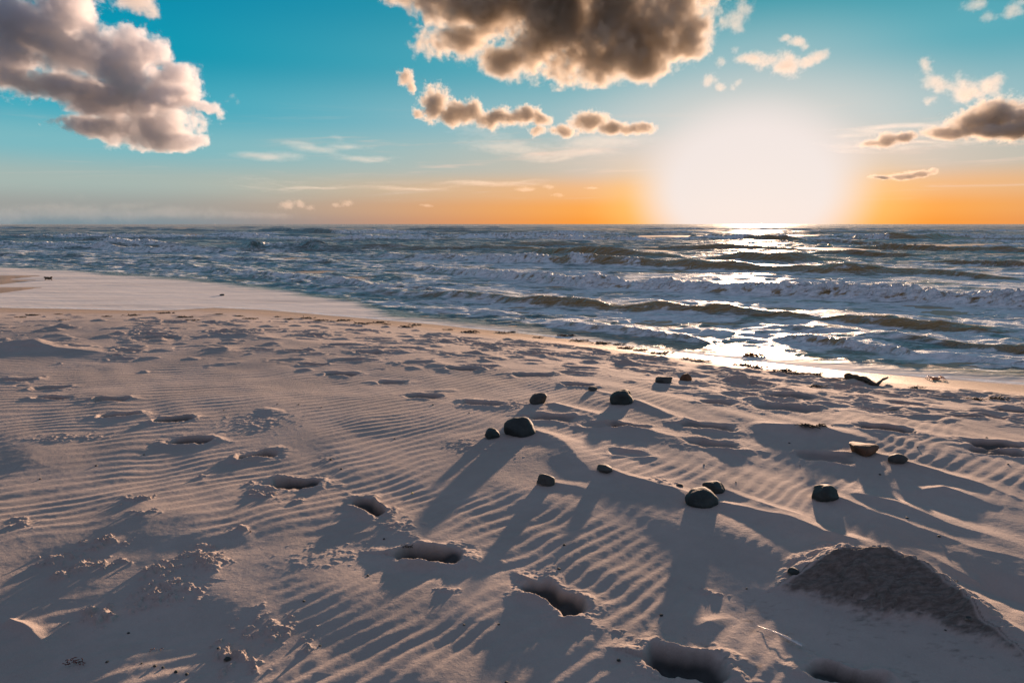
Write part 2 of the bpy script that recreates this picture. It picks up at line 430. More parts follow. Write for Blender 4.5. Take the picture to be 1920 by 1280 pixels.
    # dark wind-cut mound on the right: long front face, short wind-swept back
    MP = np.array([(1.24, 2.95, .012, .05, .10), (1.36, 3.00, .05, .20, .13), (1.48, 3.05, .09, .32, .15), (1.62, 3.08, .145, .42, .17), (1.76, 3.06, .158, .46, .17), (1.86, 2.99, .145, .44, .16),
                   (1.93, 2.88, .115, .38, .16), (1.97, 2.75, .075, .26, .15), (1.99, 2.62, .04, .14, .14), (2.02, 2.46, .02, .07, .12), (2.10, 2.25, .0, .05, .1)])
    wv = fbm(X * 5, Y * 5, 3, 140)
    w = win(1.65, 2.85, 1.0)
    x = X[w] + 0.015 * wv[w]; y = Y[w] + 0.02 * wv[w]
    best = np.full(x.shape, 1e9); val = np.zeros(x.shape + (3,)); sg = np.zeros(x.shape)
    for i in range(len(MP) - 1):
        a = MP[i]; b = MP[i + 1]; e = b[:2] - a[:2]; L2 = (e ** 2).sum()
        u = np.clip(((x - a[0]) * e[0] + (y - a[1]) * e[1]) / L2, 0, 1)
        dx = x - a[0] - u * e[0]; dy = y - a[1] - u * e[1]; d = np.hypot(dx, dy); m = d < best
        best = np.where(m, d, best); sg = np.where(m, np.sign(-dx * e[1] + dy * e[0]), sg)
        for k in range(3): val[..., k] = np.where(m, a[2 + k] + u * (b[2 + k] - a[2 + k]), val[..., k])
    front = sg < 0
    q = best / np.where(front, val[..., 1], val[..., 2])
    lay = val[..., 0] * np.where(front, np.clip(1 - q, 0, 1) ** 0.9, np.exp(-(q * 1.3) ** 1.5))
    st_ = 0.019; lq = lay / st_ + 0.25 * wv[w]; lf = lq - np.floor(lq)
    shelf = (np.floor(lq) + sstep(lf, 0.6, 1.0)) * st_
    lay = np.where(front, lay * 0.6 + 0.4 * shelf, lay * 0.75 + 0.25 * shelf) * (lay > 0.001)
    ins = sstep(lay, 0.004, 0.03)
    lay = lay + ins * (0.013 * fbm(X[w] * 6 + Y[w] * 7, Y[w] * 15 - X[w] * 3, 5, 150, 0.6) + 0.003 * fbm(X[w] * 50, Y[w] * 50, 2, 151))
    D[w] += lay
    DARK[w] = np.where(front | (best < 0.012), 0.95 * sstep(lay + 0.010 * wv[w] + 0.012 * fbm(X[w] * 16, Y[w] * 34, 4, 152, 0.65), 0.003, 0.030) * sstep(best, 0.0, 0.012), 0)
    kill[w] *= 1 - sstep(lay, 0.0, 0.015)
    # spit of sand at the left of the pool
    for (px0, px1, py, hw) in [(-200, 50, 522, 1.3), (-200, 44, 547, 1.3), (-300, 16, 534, 1.8)]:
        x0, y0 = hit(px0, py, SEA); x1, y1 = hit(px1, py, SEA)
        rr = np.maximum(np.abs(Y - y0) / hw / 1.6, np.clip((X - x1) / 1.2 + 1, 0, 9))
        bump_ = 0.09 * sstep(rr, 1.0, 0.2) * (X > x0 - 60) 
        Z = np.where(sh < 0.1, np.maximum(Z, SEA - 0.03 + bump_), Z)
    D += 0.0006 * fbm(X * 22, Y * 22, 2, 160) * dry
    Z = Z + ramp * kill * blotch * (rip - 0.4) + D * sstep(sh, 0.5, 1.3)
    wet = 1 - sstep(sh + 0.25 * fbm(X * 0.7, Y * 2.0, 3, 170), 0.35, 1.5)
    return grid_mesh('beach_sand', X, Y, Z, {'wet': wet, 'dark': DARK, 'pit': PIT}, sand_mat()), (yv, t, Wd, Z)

def sand_mat():
    m, T, p, out = new_mat('sand')
    geo = T.new('ShaderNodeNewGeometry'); P = geo.outputs['Position']
    wet = T.new('ShaderNodeAttribute', attribute_name='wet').outputs['Fac']
    dark = T.new('ShaderNodeAttribute', attribute_name='dark').outputs['Fac']
    n0 = T.noise(P, 1.2, 4, 0.6); n1 = T.noise(P, 420, 3, 0.7); n2 = T.noise(P, 14, 5, 0.6)
    c = T.mix(T.ss(n0, 0.35, 0.65), (0.375, 0.318, 0.278, 1), (0.435, 0.368, 0.322, 1))
    c = T.mix(T.ss(n2, 0.3, 0.75, 0, 0.35), c, (0.35, 0.29, 0.255, 1))
    c = T.mix(T.ss(n1, 0.52, 0.75, 0, 0.5), c, (0.62, 0.52, 0.45, 1))
    c = T.mix(T.ss(n1, 0.46, 0.28, 0, 0.5), c, (0.22, 0.17, 0.15, 1))
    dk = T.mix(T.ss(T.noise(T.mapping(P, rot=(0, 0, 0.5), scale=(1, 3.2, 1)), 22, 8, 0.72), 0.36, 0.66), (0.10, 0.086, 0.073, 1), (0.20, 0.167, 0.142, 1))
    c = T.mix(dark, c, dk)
    c = T.mix(T.new('ShaderNodeAttribute', attribute_name='pit').outputs['Fac'], c, T.mix(n2, (0.035, 0.040, 0.040, 1), (0.075, 0.078, 0.074, 1)))  # damp sand colour darkened further in place of the hollows' shade
    c = T.mix(wet, c, (0.40, 0.25, 0.14, 1))
    T.put(p.inputs['Base Color'], c)
    T.put(p.inputs['Roughness'], T.m('SUBTRACT', 0.95, T.m('MULTIPLY', wet, 0.45)))
    T.put(p.inputs['Specular IOR Level'], T.m('MULTIPLY_ADD', wet, 0.35, 0.08))
    b1 = T.new('ShaderNodeBump'); b1.inputs['Distance'].default_value = 0.0012; b1.inputs['Strength'].default_value = 1.0
    T.put(b1.inputs['Height'], n1)
    b2 = T.new('ShaderNodeBump'); b2.inputs['Distance'].default_value = 0.004; b2.inputs['Strength'].default_value = 0.8
    T.put(b2.inputs['Height'], T.noise(P, 60, 4, 0.65)); T.l.new(b1.outputs[0], b2.inputs['Normal'])
    T.l.new(b2.outputs[0], p.inputs['Normal'])
    return m

sand, (S_y, S_t, S_W, S_Z) = build_sand()
sand['kind'] = 'structure'
def ground(x, y):
    """height of the finished sand at a point"""
    i = int(np.clip(np.searchsorted(S_y, y), 1, len(S_y) - 1))
    j = int(np.clip(np.searchsorted(S_t, x / S_W[i]), 1, len(S_t) - 1))
    return float(S_Z[i, j])

# ------------------------------------------------------------------ sea
CREST = [
 [(735, 503, 0, 0), (800, 508, .18, .8), (900, 520, .30, 1), (1000, 529, .33, 1), (1100, 538, .36, 1), (1300, 550, .36, 1), (1500, 558, .36, 1), (1700, 565, .38, 1), (1920, 578, .42, 1), (2300, 592, .4, 1)],
 [(540, 540, 0, 0), (700, 550, .12, .2), (870, 561, .18, 0), (960, 570, .20, 0), (1060, 576, .22, .5), (1120, 580, .22, .1), (1250, 587, .25, .15), (1330, 591, .25, 0), (1450, 597, .13, 0), (1580, 605, .2, 0), (1700, 615, .24, 0), (1850, 624, .15, 0), (1990, 630, .0, 0)],
 [(200, 490, 0, 0), (300, 498, .12, .4), (430, 511, .14, .8), (560, 523, .15, .9), (640, 531, .15, .9), (720, 542, .15, .9), (820, 550, .12, .6), (900, 556, 0, 0)],
 [(990, 612, 0, 0), (1060, 613, .09, .2), (1150, 620, .11, .5), (1220, 630, .12, .9), (1300, 643, .1, .9), (1345, 650, 0, 0)],
 [(730, 580, 0, 0), (820, 584, .07, .1), (900, 589, .08, .2), (1000, 595, .05, 0), (1060, 598, 0, 0)],
 [(1440, 636, 0, 0), (1500, 642, .09, .7), (1600, 655, .13, 1), (1690, 665, .13, 1), (1730, 670, 0, 0)],
 [(640, 482, 0, 0), (700, 484, .3, .2), (800, 487, .35, .3), (860, 489, .38, 1), (1030, 496, .42, 1), (1056, 497, .48, 0), (1075, 498, .62, 1), (1100, 498, .5, 1), (1130, 499, .45, 0), (1190, 501, .4, .8), (1230, 502, .42, .2), (1300, 505, .5, 0), (1400, 508, .45, 0), (1480, 512, .3, 0), (1560, 514, .42, 0), (1660, 515, .42, 0), (1750, 517, .25, 0), (1850, 524, .25, 0), (1990, 530, 0, 0)],
 [(1320, 487, 0, 0), (1400, 489, .45, 0), (1470, 492, .7, 0), (1540, 491, .4, 0), (1600, 489, 0, 0)],
 [(1600, 448, 0, 0), (1615, 449, .9, 1), (1665, 450, 1.05, 1), (1690, 450, 1.15, .0), (1740, 450, 1.05, 0), (1780, 449, .6, 0), (1840, 447, 0, 0)],
 [(440, 433, 0, 0), (520, 435, .9, .4), (590, 437, 1.0, .0), (640, 438, .8, .9), (760, 439, .6, 1), (860, 442, .4, .5), (920, 443, 0, 0)],
 [(160, 460, 0, 0), (195, 461, .7, 1), (235, 463, .7, 1), (300, 466, .4, .8), (380, 468, .1, .4), (420, 468, 0, 0)],
 [(-200, 452, .3, .5), (0, 459, .4, .8), (80, 462, .4, .9), (200, 468, .35, .9), (330, 474, .25, .8), (480, 479, .18, .5), (600, 482, 0, 0)],
 [(430, 464, 0, 0), (470, 467, .55, .2), (500, 466, .3, .9), (560, 466, .55, .5), (600, 468, .5, .3), (680, 470, 0, 0)],
 [(560, 444, 0, 0), (700, 447, .4, .9), (850, 448, .4, .7), (1000, 448, .5, .9), (1080, 449, .6, 1), (1150, 450, .5, .9), (1200, 451, .8, 1), (1235, 452, .5, 1), (1270, 452, 0, 0)],
 [(1280, 446, 0, 0), (1330, 448, .6, .9), (1400, 449, .7, .2), (1480, 451, .9, .1), (1540, 450, 0, 0)],
 [(960, 472, 0, 0), (1050, 477, .5, 0), (1130, 480, .65, .1), (1230, 483, .3, 0), (1290, 484, 0, 0)],
 [(1600, 465, 0, 0), (1660, 467, .5, .2), (1760, 470, .7, .3), (1850, 472, .4, .2), (2000, 474, .3, 0)],
 [(1700, 492, 0, 0), (1800, 495, .25, 0), (1900, 500, .3, 0), (2050, 505, .2, 0)],
 [(-100, 474, .2, .3), (0, 480, .2, .4), (150, 483, .15, .2), (300, 485, .15, .4), (450, 489, .2, .6), (600, 493, .15, .5), (740, 500, 0, 0)],
 [(-100, 486, .1, 0), (0, 490, .12, .0), (150, 493, .12, .1), (330, 503, .1, .3), (450, 517, .1, .3), (560, 531, .08, .3), (640, 548, 0, 0)],
 [(1560, 632, 0, 0), (1700, 640, .10, .1), (1820, 655, .13, .1), (1990, 668, .12, 0)],
 [(1350, 618, 0, 0), (1450, 616, .08, 0), (1560, 622, .10, 0), (1680, 632, 0, 0)],
 [(1680, 668, 0, 0), (1780, 672, .07, .1), (1880, 680, .08, .1), (2050, 690, .07, 0)],
 [(250, 432, 0, 0), (330, 433, .6, .3), (420, 434, .6, .8), (470, 434, 0, 0)],
 [(1180, 466, 0, 0), (1280, 468, .35, .2), (1420, 470, .5, .1), (1540, 470, 0, 0)],
 [(1500, 478, 0, 0), (1600, 480, .4, 0), (1700, 483, .3, 0), (1780, 484, 0, 0)],
]
def build_sea():
    yv = rows([(5.0, 60, 0.0030, 0), (60, 500, 0.0045, 0), (500, 9000, 0.02, 0)])
    t = cols(0.84, 0.0021, 3.0)
    X = t[None, :] * yv[:, None]; Y = np.repeat(yv[:, None], len(t), 1)
    off = (Y - surf(X)) * 0.95          # distance beyond the start of the surf
    shd = (Y - shore(X)) * 0.93
    cell = Y * 0.0035
    amp = sstep(off, 0.0, 14) * 0.75 + 0.25 * sstep(off, 0.2, 3.0)
    far = sstep(Y, 40, 140)
    Z = np.zeros_like(X); F = np.zeros_like(X); SED_GLOW = np.zeros_like(X)
    w1 = fbm(X * 0.05, Y * 0.05, 2, 5)
    SED_GLOW = np.maximum(SED_GLOW, 0.42 * sstep(X / Y, -0.05, 0.4) * (0.7 + 0.5 * fbm(X * 0.12, Y * 0.3, 3, 291)))  # golden light of the sun side painted into the water colour
    sheet = sstep(X / Y, -0.25, 0.1) * (1 - sstep(off, 14, 40)) * sstep(off, 2.0, 6.0) * sstep(fbm(X * 0.16, Y * 0.4, 3, 290), -0.5, 0.1)
    # peaky chop, stretched along the crests
    for k, (L, A, st, s) in enumerate([(26, .32, 2.6, 1), (11, .22, 2.3, 2), (4.6, .15, 2.0, 3), (2.0, .090, 1.9, 4), (0.9, .055, 1.7, 5), (0.42, .028, 1.5, 6), (0.22, .013, 1.3, 7)]):
        vis = sstep(L * 0.5 / (cell * (1 if L < 3 else 0.35)), 0.8, 2.0)
        if L > 8: a = sstep(off, 12, 80)
        elif L > 3: a = sstep(off, 4, 40)
        elif L > 1.5: a = sstep(off, 0.4, 7)
        else: a = sstep(off, -0.5, 1.6)
        if L < 3: a = a * (1 - 0.62 * sheet)
        ang = 0.10 + 0.12 * (k % 3 - 1)
        xr = X * math.cos(ang) + Y * math.sin(ang); yr = -X * math.sin(ang) + Y * math.cos(ang)
        n = perlin(xr / (L * st) + 0.35 * w1, yr / L + 0.6 * w1, 200 + s)
        n2 = perlin(xr / (L * st * 0.7) + 9, yr / L * 0.8, 220 + s)
        rd = (1 - np.abs(n) * 2.0) - 0.45
        Z += A * vis * a * (0.75 * rd + 0.5 * n2)
        if k in (1, 2):
            wc = sstep(rd + 0.5 * n2, 0.52, 0.85) * sstep(off, 25, 60)
            F = np.maximum(F, wc * 0.9 * sstep(fbm(X * 0.08, Y * 0.12, 3, 230 + k), 0.0, 0.5))
    rnd = random.Random(3)
    crests = [[(hit(a, b, SEA), h, f) for a, b, h, f in c] for c in CREST]
    for i in range(150):
        y0 = 45 * math.exp(rnd.random() ** 0.8 * 2.9); x0 = rnd.uniform(-0.95, 0.95) * y0
        Lh = rnd.uniform(3, 14) * (1 + y0 / 150); A = rnd.uniform(.25, .75) * min(1, 0.5 + y0 / 200)
        fo = rnd.choice([0, 0, .6, .9, 1.0]); sl = rnd.gauss(-0.02, 0.06)
        crests.append([((x0 + u * Lh, y0 + u * Lh * sl + rnd.gauss(0, .3)), A * (1 - abs(u)) ** 0.6, fo * (1 if abs(u) < .8 else 0.3)) for u in (-1, -.6, -.2, .2, .6, 1)])
    turb = fbm(X * 3.6, Y * 5.0, 5, 250, 0.65)
    for c in crests:
        P = np.array([p for p, _, _ in c]); H = np.array([h for _, h, _ in c]); FO = np.array([f for _, _, f in c])
        ymin, ymax = P[:, 1].min() - 5, P[:, 1].max() + 14
        r0, r1 = np.searchsorted(yv, [ymin, ymax])
        if r1 <= r0: continue
        w = slice(r0, r1); x = X[w]; y = Y[w]
        xw = x + 0.0
        h = np.interp(xw, P[:, 0], H, 0, 0); f = np.interp(xw, P[:, 0], FO, 0, 0)
        cy = np.interp(xw, P[:, 0], P[:, 1])
        mid = P[:, 1].mean(); lam = max(0.6, 0.25 * mid / 8)
        h = h * (0.82 + 0.35 * perlin(x / lam / 1.6, y * 0 + mid, 260)); h = np.maximum(h, 0)
        cy = cy + 0.25 * lam * perlin(x / lam / 2.0, y * 0 + mid, 261)
        Hm = max(H.max(), 0.08)
        s = y - cy - 0.9 * Hm
        fr_, bk = 0.75 * Hm + 0.03 + cell[w].max() * 0, 3.6 * Hm + 0.25
        prof = np.where(s < 0, np.exp(-np.abs(s / fr_) ** 2.2), 1 / (1 + (s / bk) ** 2 * 1.8))
        hh = h * prof
        tr = turb[w]
        fm = f * sstep(h, 0.0, 0.05) * np.where(s < 0, sstep(s, -2.2 * fr_, -1.5 * fr_), sstep(s + 0.25 * bk * tr, 1.1 * bk, 0.05 * bk))
        hh = hh + fm * h * 0.30 * tr * prof
        SED_GLOW[w] = np.maximum(SED_GLOW[w], sstep(h, 0.02, 0.12) * np.where(s < 0, sstep(s, -2.0 * fr_, -1.0 * fr_), np.exp(-s / (0.5 * bk))) * (0.15 + 0.75 * sstep(x / y, -0.4, 0.15)))  # sandy wave fronts, their backlit glow put into the colour
        Z[w] = Z[w] * (1 - 0.25 * np.clip(hh / Hm, 0, 1)) + hh
        edge = sstep(f + 0.35 * tr, 0.25, 0.6)
        F[w] = np.maximum(F[w], fm * edge * (0.8 + 0.3 * tr))
        # trailing lace behind foaming crests
        tl = f * sstep(h, 0, .05) * np.where(s > 0, np.exp(-s / (bk * 2.5)), 0) * 0.45
        F[w] = np.maximum(F[w], tl)
    # surf zone left-over foam
    lace = fbm(X * 0.55 + 0.5 * w1, Y * 1.1, 4, 270, 0.6)
    zone = sstep(off, 0.0, 1.0) * (1 - 0.45 * sstep(off, 14, 34)) * (1 - 0.35 * sstep(off, 50, 200)) * (0.72 + 0.28 * sstep(X / Y, -0.35, 0.1))
    F = np.maximum(F, zone * (0.78 + 0.40 * lace) * (1 - 0.7 * np.clip((SED_GLOW - 0.45) / 0.5, 0, 1)))
    rim = np.exp(-((shd - 0.12 - 0.1 * fbm(X * 0.8, Y * 0, 2, 280)) / 0.10) ** 2)
    F = np.maximum(F, rim * 0.8)
    for q0, q1 in ((0.9, .5), (1.9, .7), (3.0, .6)):
        sw = np.exp(-((shd - q0 - 0.35 * fbm(X * 0.35 + q0 * 7, Y * 0.1, 3, 285)) / 0.09) ** 2) * sstep(X, -5, -1)
        F = np.maximum(F, sw * q1)
    calm = (1 - sstep(off + 0.5 * fbm(X * 0.3, Y * 0.8, 2, 281), -0.7, 0.35))
    Z *= amp * 0 + 1
    Z *= 1 - calm * 0.95
    # pool streaks
    z = SEA + Z
    # thin film near the edge so the waterline is soft
    return grid_mesh('sea_water', X, Y, z, {'foam': np.clip(F, 0, 1), 'calm': calm, 'sediment_glow': SED_GLOW}, sea_mat())

def sea_mat():
    m, T, p, out = new_mat('sea water')
    geo = T.new('ShaderNodeNewGeometry'); P = geo.outputs['Position']
    foam = T.new('ShaderNodeAttribute', attribute_name='foam').outputs['Fac']
    calm = T.new('ShaderNodeAttribute', attribute_name='calm').outputs['Fac']
    sp = T.new('ShaderNodeSeparateXYZ'); T.l.new(P, sp.inputs[0]); y = sp.outputs[1]
    P2 = T.mapping(P, scale=(0.40, 1.0, 1.0))
    nf = T.noise(P2, 5.0, 8, 0.68, 0.6)
    fm = T.m('ADD', foam, T.m('MULTIPLY', T.m('SUBTRACT', nf, 0.5), 2.0))
    fm = T.ss(fm, 0.40, 0.80)
    fm = T.m('MULTIPLY', fm, T.ss(foam, 0.02, 0.2))
    wcol = T.mix(T.ss(T.noise(P, 0.15, 3, 0.5), 0.35, 0.65), (0.085, 0.155, 0.165, 1), (0.15, 0.18, 0.155, 1))
    wcol = T.mix(T.new('ShaderNodeAttribute', attribute_name='sediment_glow').outputs['Fac'], wcol, (0.33, 0.21, 0.08, 1))  # sandy brown that also carries the painted golden backlight
    strk = T.ss(T.noise(T.mapping(P, scale=(0.12, 1.0, 1.0)), 2.2, 5, 0.6), 0.42, 0.72)
    wcol = T.mix(calm, wcol, T.mix(strk, (0.82, 0.73, 0.63, 1), (0.60, 0.53, 0.46, 1)))
    c = T.mix(fm, wcol, T.mix(T.ss(T.noise(P2, 9.0, 6, 0.7), 0.4, 0.62), (0.66, 0.70, 0.69, 1), (0.90, 0.90, 0.87, 1)))
    T.put(p.inputs['Base Color'], c)
    rgh = T.m('ADD', T.lr(y, 10, 300, 0.38, 0.62), T.m('MULTIPLY', calm, 0.22))
    p.inputs['Roughness'].default_value = 0.9
    p.inputs['IOR'].default_value = 1.33
    p.inputs['Specular IOR Level'].default_value = 0.5
    # wavelets: several scales, each faded in the distance by its footprint
    prev = None
    cm = T.m('SUBTRACT', 1.0, T.m('MULTIPLY', calm, 0.93))
    for sc_, dist, a, b in [(14, 0.036, 24, 90), (4.5, 0.10, 45, 240), (1.3, 0.3, 150, 900), (0.35, 0.6, 9000, 9999)]:
        bn = T.new('ShaderNodeBump'); bn.inputs['Distance'].default_value = dist * 1.4
        T.put(bn.inputs['Height'], T.noise(P2, sc_, 3, 0.6, 0.3))
        st_ = T.m('MULTIPLY', T.ss(y, b, a), cm) if sc_ > 0.5 else T.m('MULTIPLY', T.ss(y, 15, 60), 0.8)
        T.put(bn.inputs['Strength'], st_)
        if prev: T.l.new(prev, bn.inputs['Normal'])
        prev = bn.outputs[0]
    bn = T.new('ShaderNodeBump'); bn.inputs['Distance'].default_value = 0.06
    T.put(bn.inputs['Height'], T.noise(P, 11, 6, 0.75)); T.put(bn.inputs['Strength'], T.m('MULTIPLY', fm, T.ss(y, 90, 15, 0.1, 0.55))); T.l.new(prev, bn.inputs['Normal'])
    T.l.new(bn.outputs[0], p.inputs['Normal'])
    # choppy water never mirrors fully even at a flat angle: cap the reflection
    p.inputs['Specular IOR Level'].default_value = 0.0
    gl = T.new('ShaderNodeBsdfGlossy'); T.put(gl.inputs['Roughness'], rgh); T.l.new(bn.outputs[0], gl.inputs['Normal'])
    gl.inputs['Color'].default_value = (0.92, 0.95, 0.95, 1)
    fr = T.new('ShaderNodeFresnel'); fr.inputs['IOR'].default_value = 1.33; T.l.new(bn.outputs[0], fr.inputs['Normal'])
    fac = T.m('MULTIPLY', T.m('MINIMUM', fr.outputs[0], T.m('MULTIPLY', T.m('MULTIPLY_ADD', calm, -0.8, 1.0), T.m('MULTIPLY', T.lr(y, 9, 16, 0.26, 0.44), T.lr(y, 16, 150, 1.0, 0.72)))), T.m('MULTIPLY_ADD', fm, -0.75, 1.0))
    ms = T.new('ShaderNodeMixShader'); T.put(ms.inputs[0], fac)
    T.l.new(p.outputs[0], ms.inputs[1]); T.l.new(gl.outputs[0], ms.inputs[2]); T.l.new(ms.outputs[0], out.inputs[0])
    return m
sea = build_sea(); sea['kind'] = 'structure'
#OBJECTS_HERE
# ------------------------------------------------------------------ things lying on the sand
def mesh_obj(name, bm, mat, parent=None, smooth=True):
    me = bpy.data.meshes.new(name); bm.to_mesh(me); bm.free()
    if smooth: me.polygons.foreach_set('use_smooth', [True] * len(me.polygons))
    me.materials.append(mat)
    o = bpy.data.objects.new(name, me); COL.objects.link(o)
    if parent: o.parent = parent
    return o
def tag(o, label, cat, group=None):
    o['label'] = label; o['category'] = cat
    if group: o['group'] = group
    return o

def stone_mat(name, a, b, lite=None, rough=0.75, sc_=9):
    m, T, p, out = new_mat(name)
    tc = T.new('ShaderNodeTexCoord'); P = tc.outputs['Object']
    n = T.noise(P, sc_, 6, 0.65); n2 = T.noise(P, sc_ * 14, 4, 0.7)
    c = T.mix(T.ss(n, 0.35, 0.65), a, b)
    c = T.mix(T.ss(n2, 0.56, 0.72, 0, 0.6), c, lite or (b[0] * 2.2, b[1] * 2.2, b[2] * 2.1, 1))
    # blown sand caught low on the stone
    sp = T.new('ShaderNodeSeparateXYZ'); T.l.new(P, sp.inputs[0])
    zz = T.m('ADD', sp.outputs[2], T.m('MULTIPLY', T.m('SUBTRACT', n, 0.5), 0.05))
    c = T.mix(T.ss(zz, 0.012, 0.002, 0, 0.7), c, (0.34, 0.27, 0.22, 1))
    T.put(p.inputs['Base Color'], c); p.inputs['Roughness'].default_value = rough
    b1 = T.new('ShaderNodeBump'); b1.inputs['Distance'].default_value = 0.004; b1.inputs['Strength'].default_value = 0.9
    T.put(b1.inputs['Height'], T.m('ADD', n, T.m('MULTIPLY', n2, 0.35))); T.l.new(b1.outputs[0], p.inputs['Normal'])
    return m
M_DARK = stone_mat('dark green grey stone', (0.014, 0.022, 0.021, 1), (0.036, 0.045, 0.041, 1))
M_GREY = stone_mat('weathered grey stone', (0.032, 0.036, 0.033, 1), (0.070, 0.070, 0.062, 1))
M_RED = stone_mat('reddish brown stone', (0.07, 0.036, 0.02, 1), (0.15, 0.075, 0.036, 1))

def stone(px, py, wpx, hpx, seed, mat, label, yaw=0.0, blocky=0.0, depth=0.75, lean=0.0, flat_top=0.0):
    """px, py: foot of the stone in the photograph; wpx, hpx: its visible width and height"""
    x, y = g(px, py); z = ground(x, y)
    k = y / math.cos(PITCH) / 1280 * 0.985
    w = wpx * k; h = hpx * k
    bm = bmesh.new(); bmesh.ops.create_icosphere(bm, subdivisions=4, radius=1.0)
    so = Vector((seed * 3.7, seed * 1.3, seed * 2.1))
    for v in bm.verts:
        p = v.co.copy()
        if blocky:
            q = Vector([math.copysign(abs(c) ** (1 - 0.5 * blocky), c) for c in p]); p = q
        # a few flattened faces
        for j in range(5):
            n = Vector((math.sin(seed + j * 2.4), math.cos(seed * 1.7 + j * 1.9), math.sin(seed * .6 + j * 1.1) * .7)).normalized()
            d = p.dot(n) - (0.78 - 0.05 * j * blocky)
            if d > 0: p -= n * d * 0.75
        if flat_top and p.z > 1 - flat_top: p.z = 1 - flat_top + (p.z - 1 + flat_top) * 0.15
        p *= 1 + 0.16 * mnoise.noise(p * 1.1 + so) + 0.05 * mnoise.noise(p * 3.0 + so) + 0.018 * mnoise.noise(p * 8 + so)
        p.x += lean * p.z
        v.co = Vector((p.x * w * 0.5, p.y * w * 0.5 * depth, p.z * h * 0.64 + h * 0.36))
    bmesh.ops.recalc_face_normals(bm, faces=bm.faces)
    o = mesh_obj('stone', bm, mat)
    o.location = (x, y + w * 0.5 * depth * 0.6, ground(x, y + w * .2) - 0.10 * h); o.rotation_euler = (0, 0, yaw)
    return tag(o, label, 'stone', 'stones half buried in the wind-blown sand')

stone(975, 818, 62, 38, 1, M_DARK, 'largest dark rounded stone, near the middle of the photo, small stone against its left side', blocky=.2)
stone(921, 822, 32, 19, 2, M_DARK, 'small dark stone touching the left foot of the largest stone', blocky=.4, yaw=.4)
stone(1008, 759, 32, 24, 3, M_GREY, 'pointed triangular dark stone just behind the largest rounded stone', blocky=.6, lean=.35)
stone(1169, 759, 48, 27, 4, M_DARK, 'squarish dark stone with a ridge of blown sand running off to the right, middle distance', blocky=.6)
stone(1112, 734, 20, 8, 5, M_GREY, 'tiny flat stone a step left of the squarish dark stone', blocky=.3)
stone(1244, 718, 34, 14, 6, M_GREY, 'low wedge-shaped stone left of the small brown upright stone', blocky=.5, lean=.3)
stone(1287, 714, 22, 15, 7, M_RED, 'small brown upright stone, farthest of the stones from the viewer', blocky=.4)
stone(1024, 913, 36, 23, 8, M_GREY, 'lone rounded stone in the shaded sand below the largest stone', blocky=.4)
stone(1135, 891, 32, 14, 9, M_GREY, 'flat stone in a sunlit drift between the lone rounded stone and the close pair', blocky=.3, depth=1.0)
stone(1341, 923, 44, 22, 10, M_DARK, 'rear stone of the close pair, dark and flat topped', blocky=.5)
stone(1318, 953, 68, 34, 11, M_DARK, 'front stone of the close pair, wide and lumpy with a darker left end', blocky=.3, yaw=.2)
stone(1550, 941, 56, 30, 12, M_DARK, 'smooth dark oval stone standing alone, with a long sand crest running right from it', blocky=.15)
stone(1624, 858, 56, 26, 13, M_RED, 'reddish brown stone with a flat sunlit top', blocky=.7, flat_top=.45, depth=.8)
stone(1686, 873, 36, 18, 14, M_GREY, 'small low stone right of the reddish flat-topped one', blocky=.2)
stone(1488, 1088, 22, 15, 15, M_DARK, 'small dark stone at the left tip of the big sand mound', blocky=.4)
stone(1815, 1180, 14, 7, 16, M_DARK, 'tiny dark stone at the foot of the big sand mound, toward its right end', blocky=.3)
stone(1275, 915, 14, 6, 17, M_DARK, 'tiny dark stone just left of the close pair of stones')
stone(425, 1240, 16, 9, 19, M_DARK, 'small dark stone in crumbled sand at the bottom left of the beach')

# pebbles: countable specks, nothing tells them apart
rnd = random.Random(99)
base_peb = None
spots = [(603, 765), (640, 878), (560, 760), (812, 760), (880, 775), (1058, 1020), (1048, 1062), (950, 1292), (290, 1245), (305, 1247), (330, 1258), (200, 1235), (350, 1262), (265, 1238),
         (870, 1172), (935, 1170), (950, 1275), (690, 1080), (1772, 1185), (1400, 1100), (1700, 975), (1380, 905), (1500, 870), (1320, 870), (620, 860), (270, 850), (720, 1010), (180, 870), (75, 895), (470, 1000),
         (1240, 1150), (1160, 1240), (240, 1180), (410, 1215), (570, 1130), (600, 1210), (1650, 890), (1760, 1010), (1560, 800), (1850, 820), (1720, 840), (1890, 870), (1480, 830), (740, 820), (520, 760), (420, 770)]
for i, (px, py) in enumerate(spots):
    x, y = g(px, py); s = rnd.uniform(.0035, .007) * (1 + 0.08 * y)
    if base_peb is None:
        bm = bmesh.new(); bmesh.ops.create_icosphere(bm, subdivisions=2, radius=1.0)
        for v in bm.verts: v.co = v.co * (1 + .25 * mnoise.noise(v.co * 1.3 + Vector((5, 1, 2)))); v.co.z *= 0.65
        base_peb = mesh_obj('pebble', bm, M_DARK); o = base_peb
    else:
        o = base_peb.copy(); COL.objects.link(o)
    o.location = (x, y, ground(x, y) + s * 0.25); o.scale = (s * rnd.uniform(.8, 1.4), s, s * rnd.uniform(.7, 1.1)); o.rotation_euler = (0, 0, rnd.uniform(0, 6))
    tag(o, 'tiny dark pebble or shell crumb lying loose on the sand', 'pebble', 'tiny dark pebbles scattered over the sand')

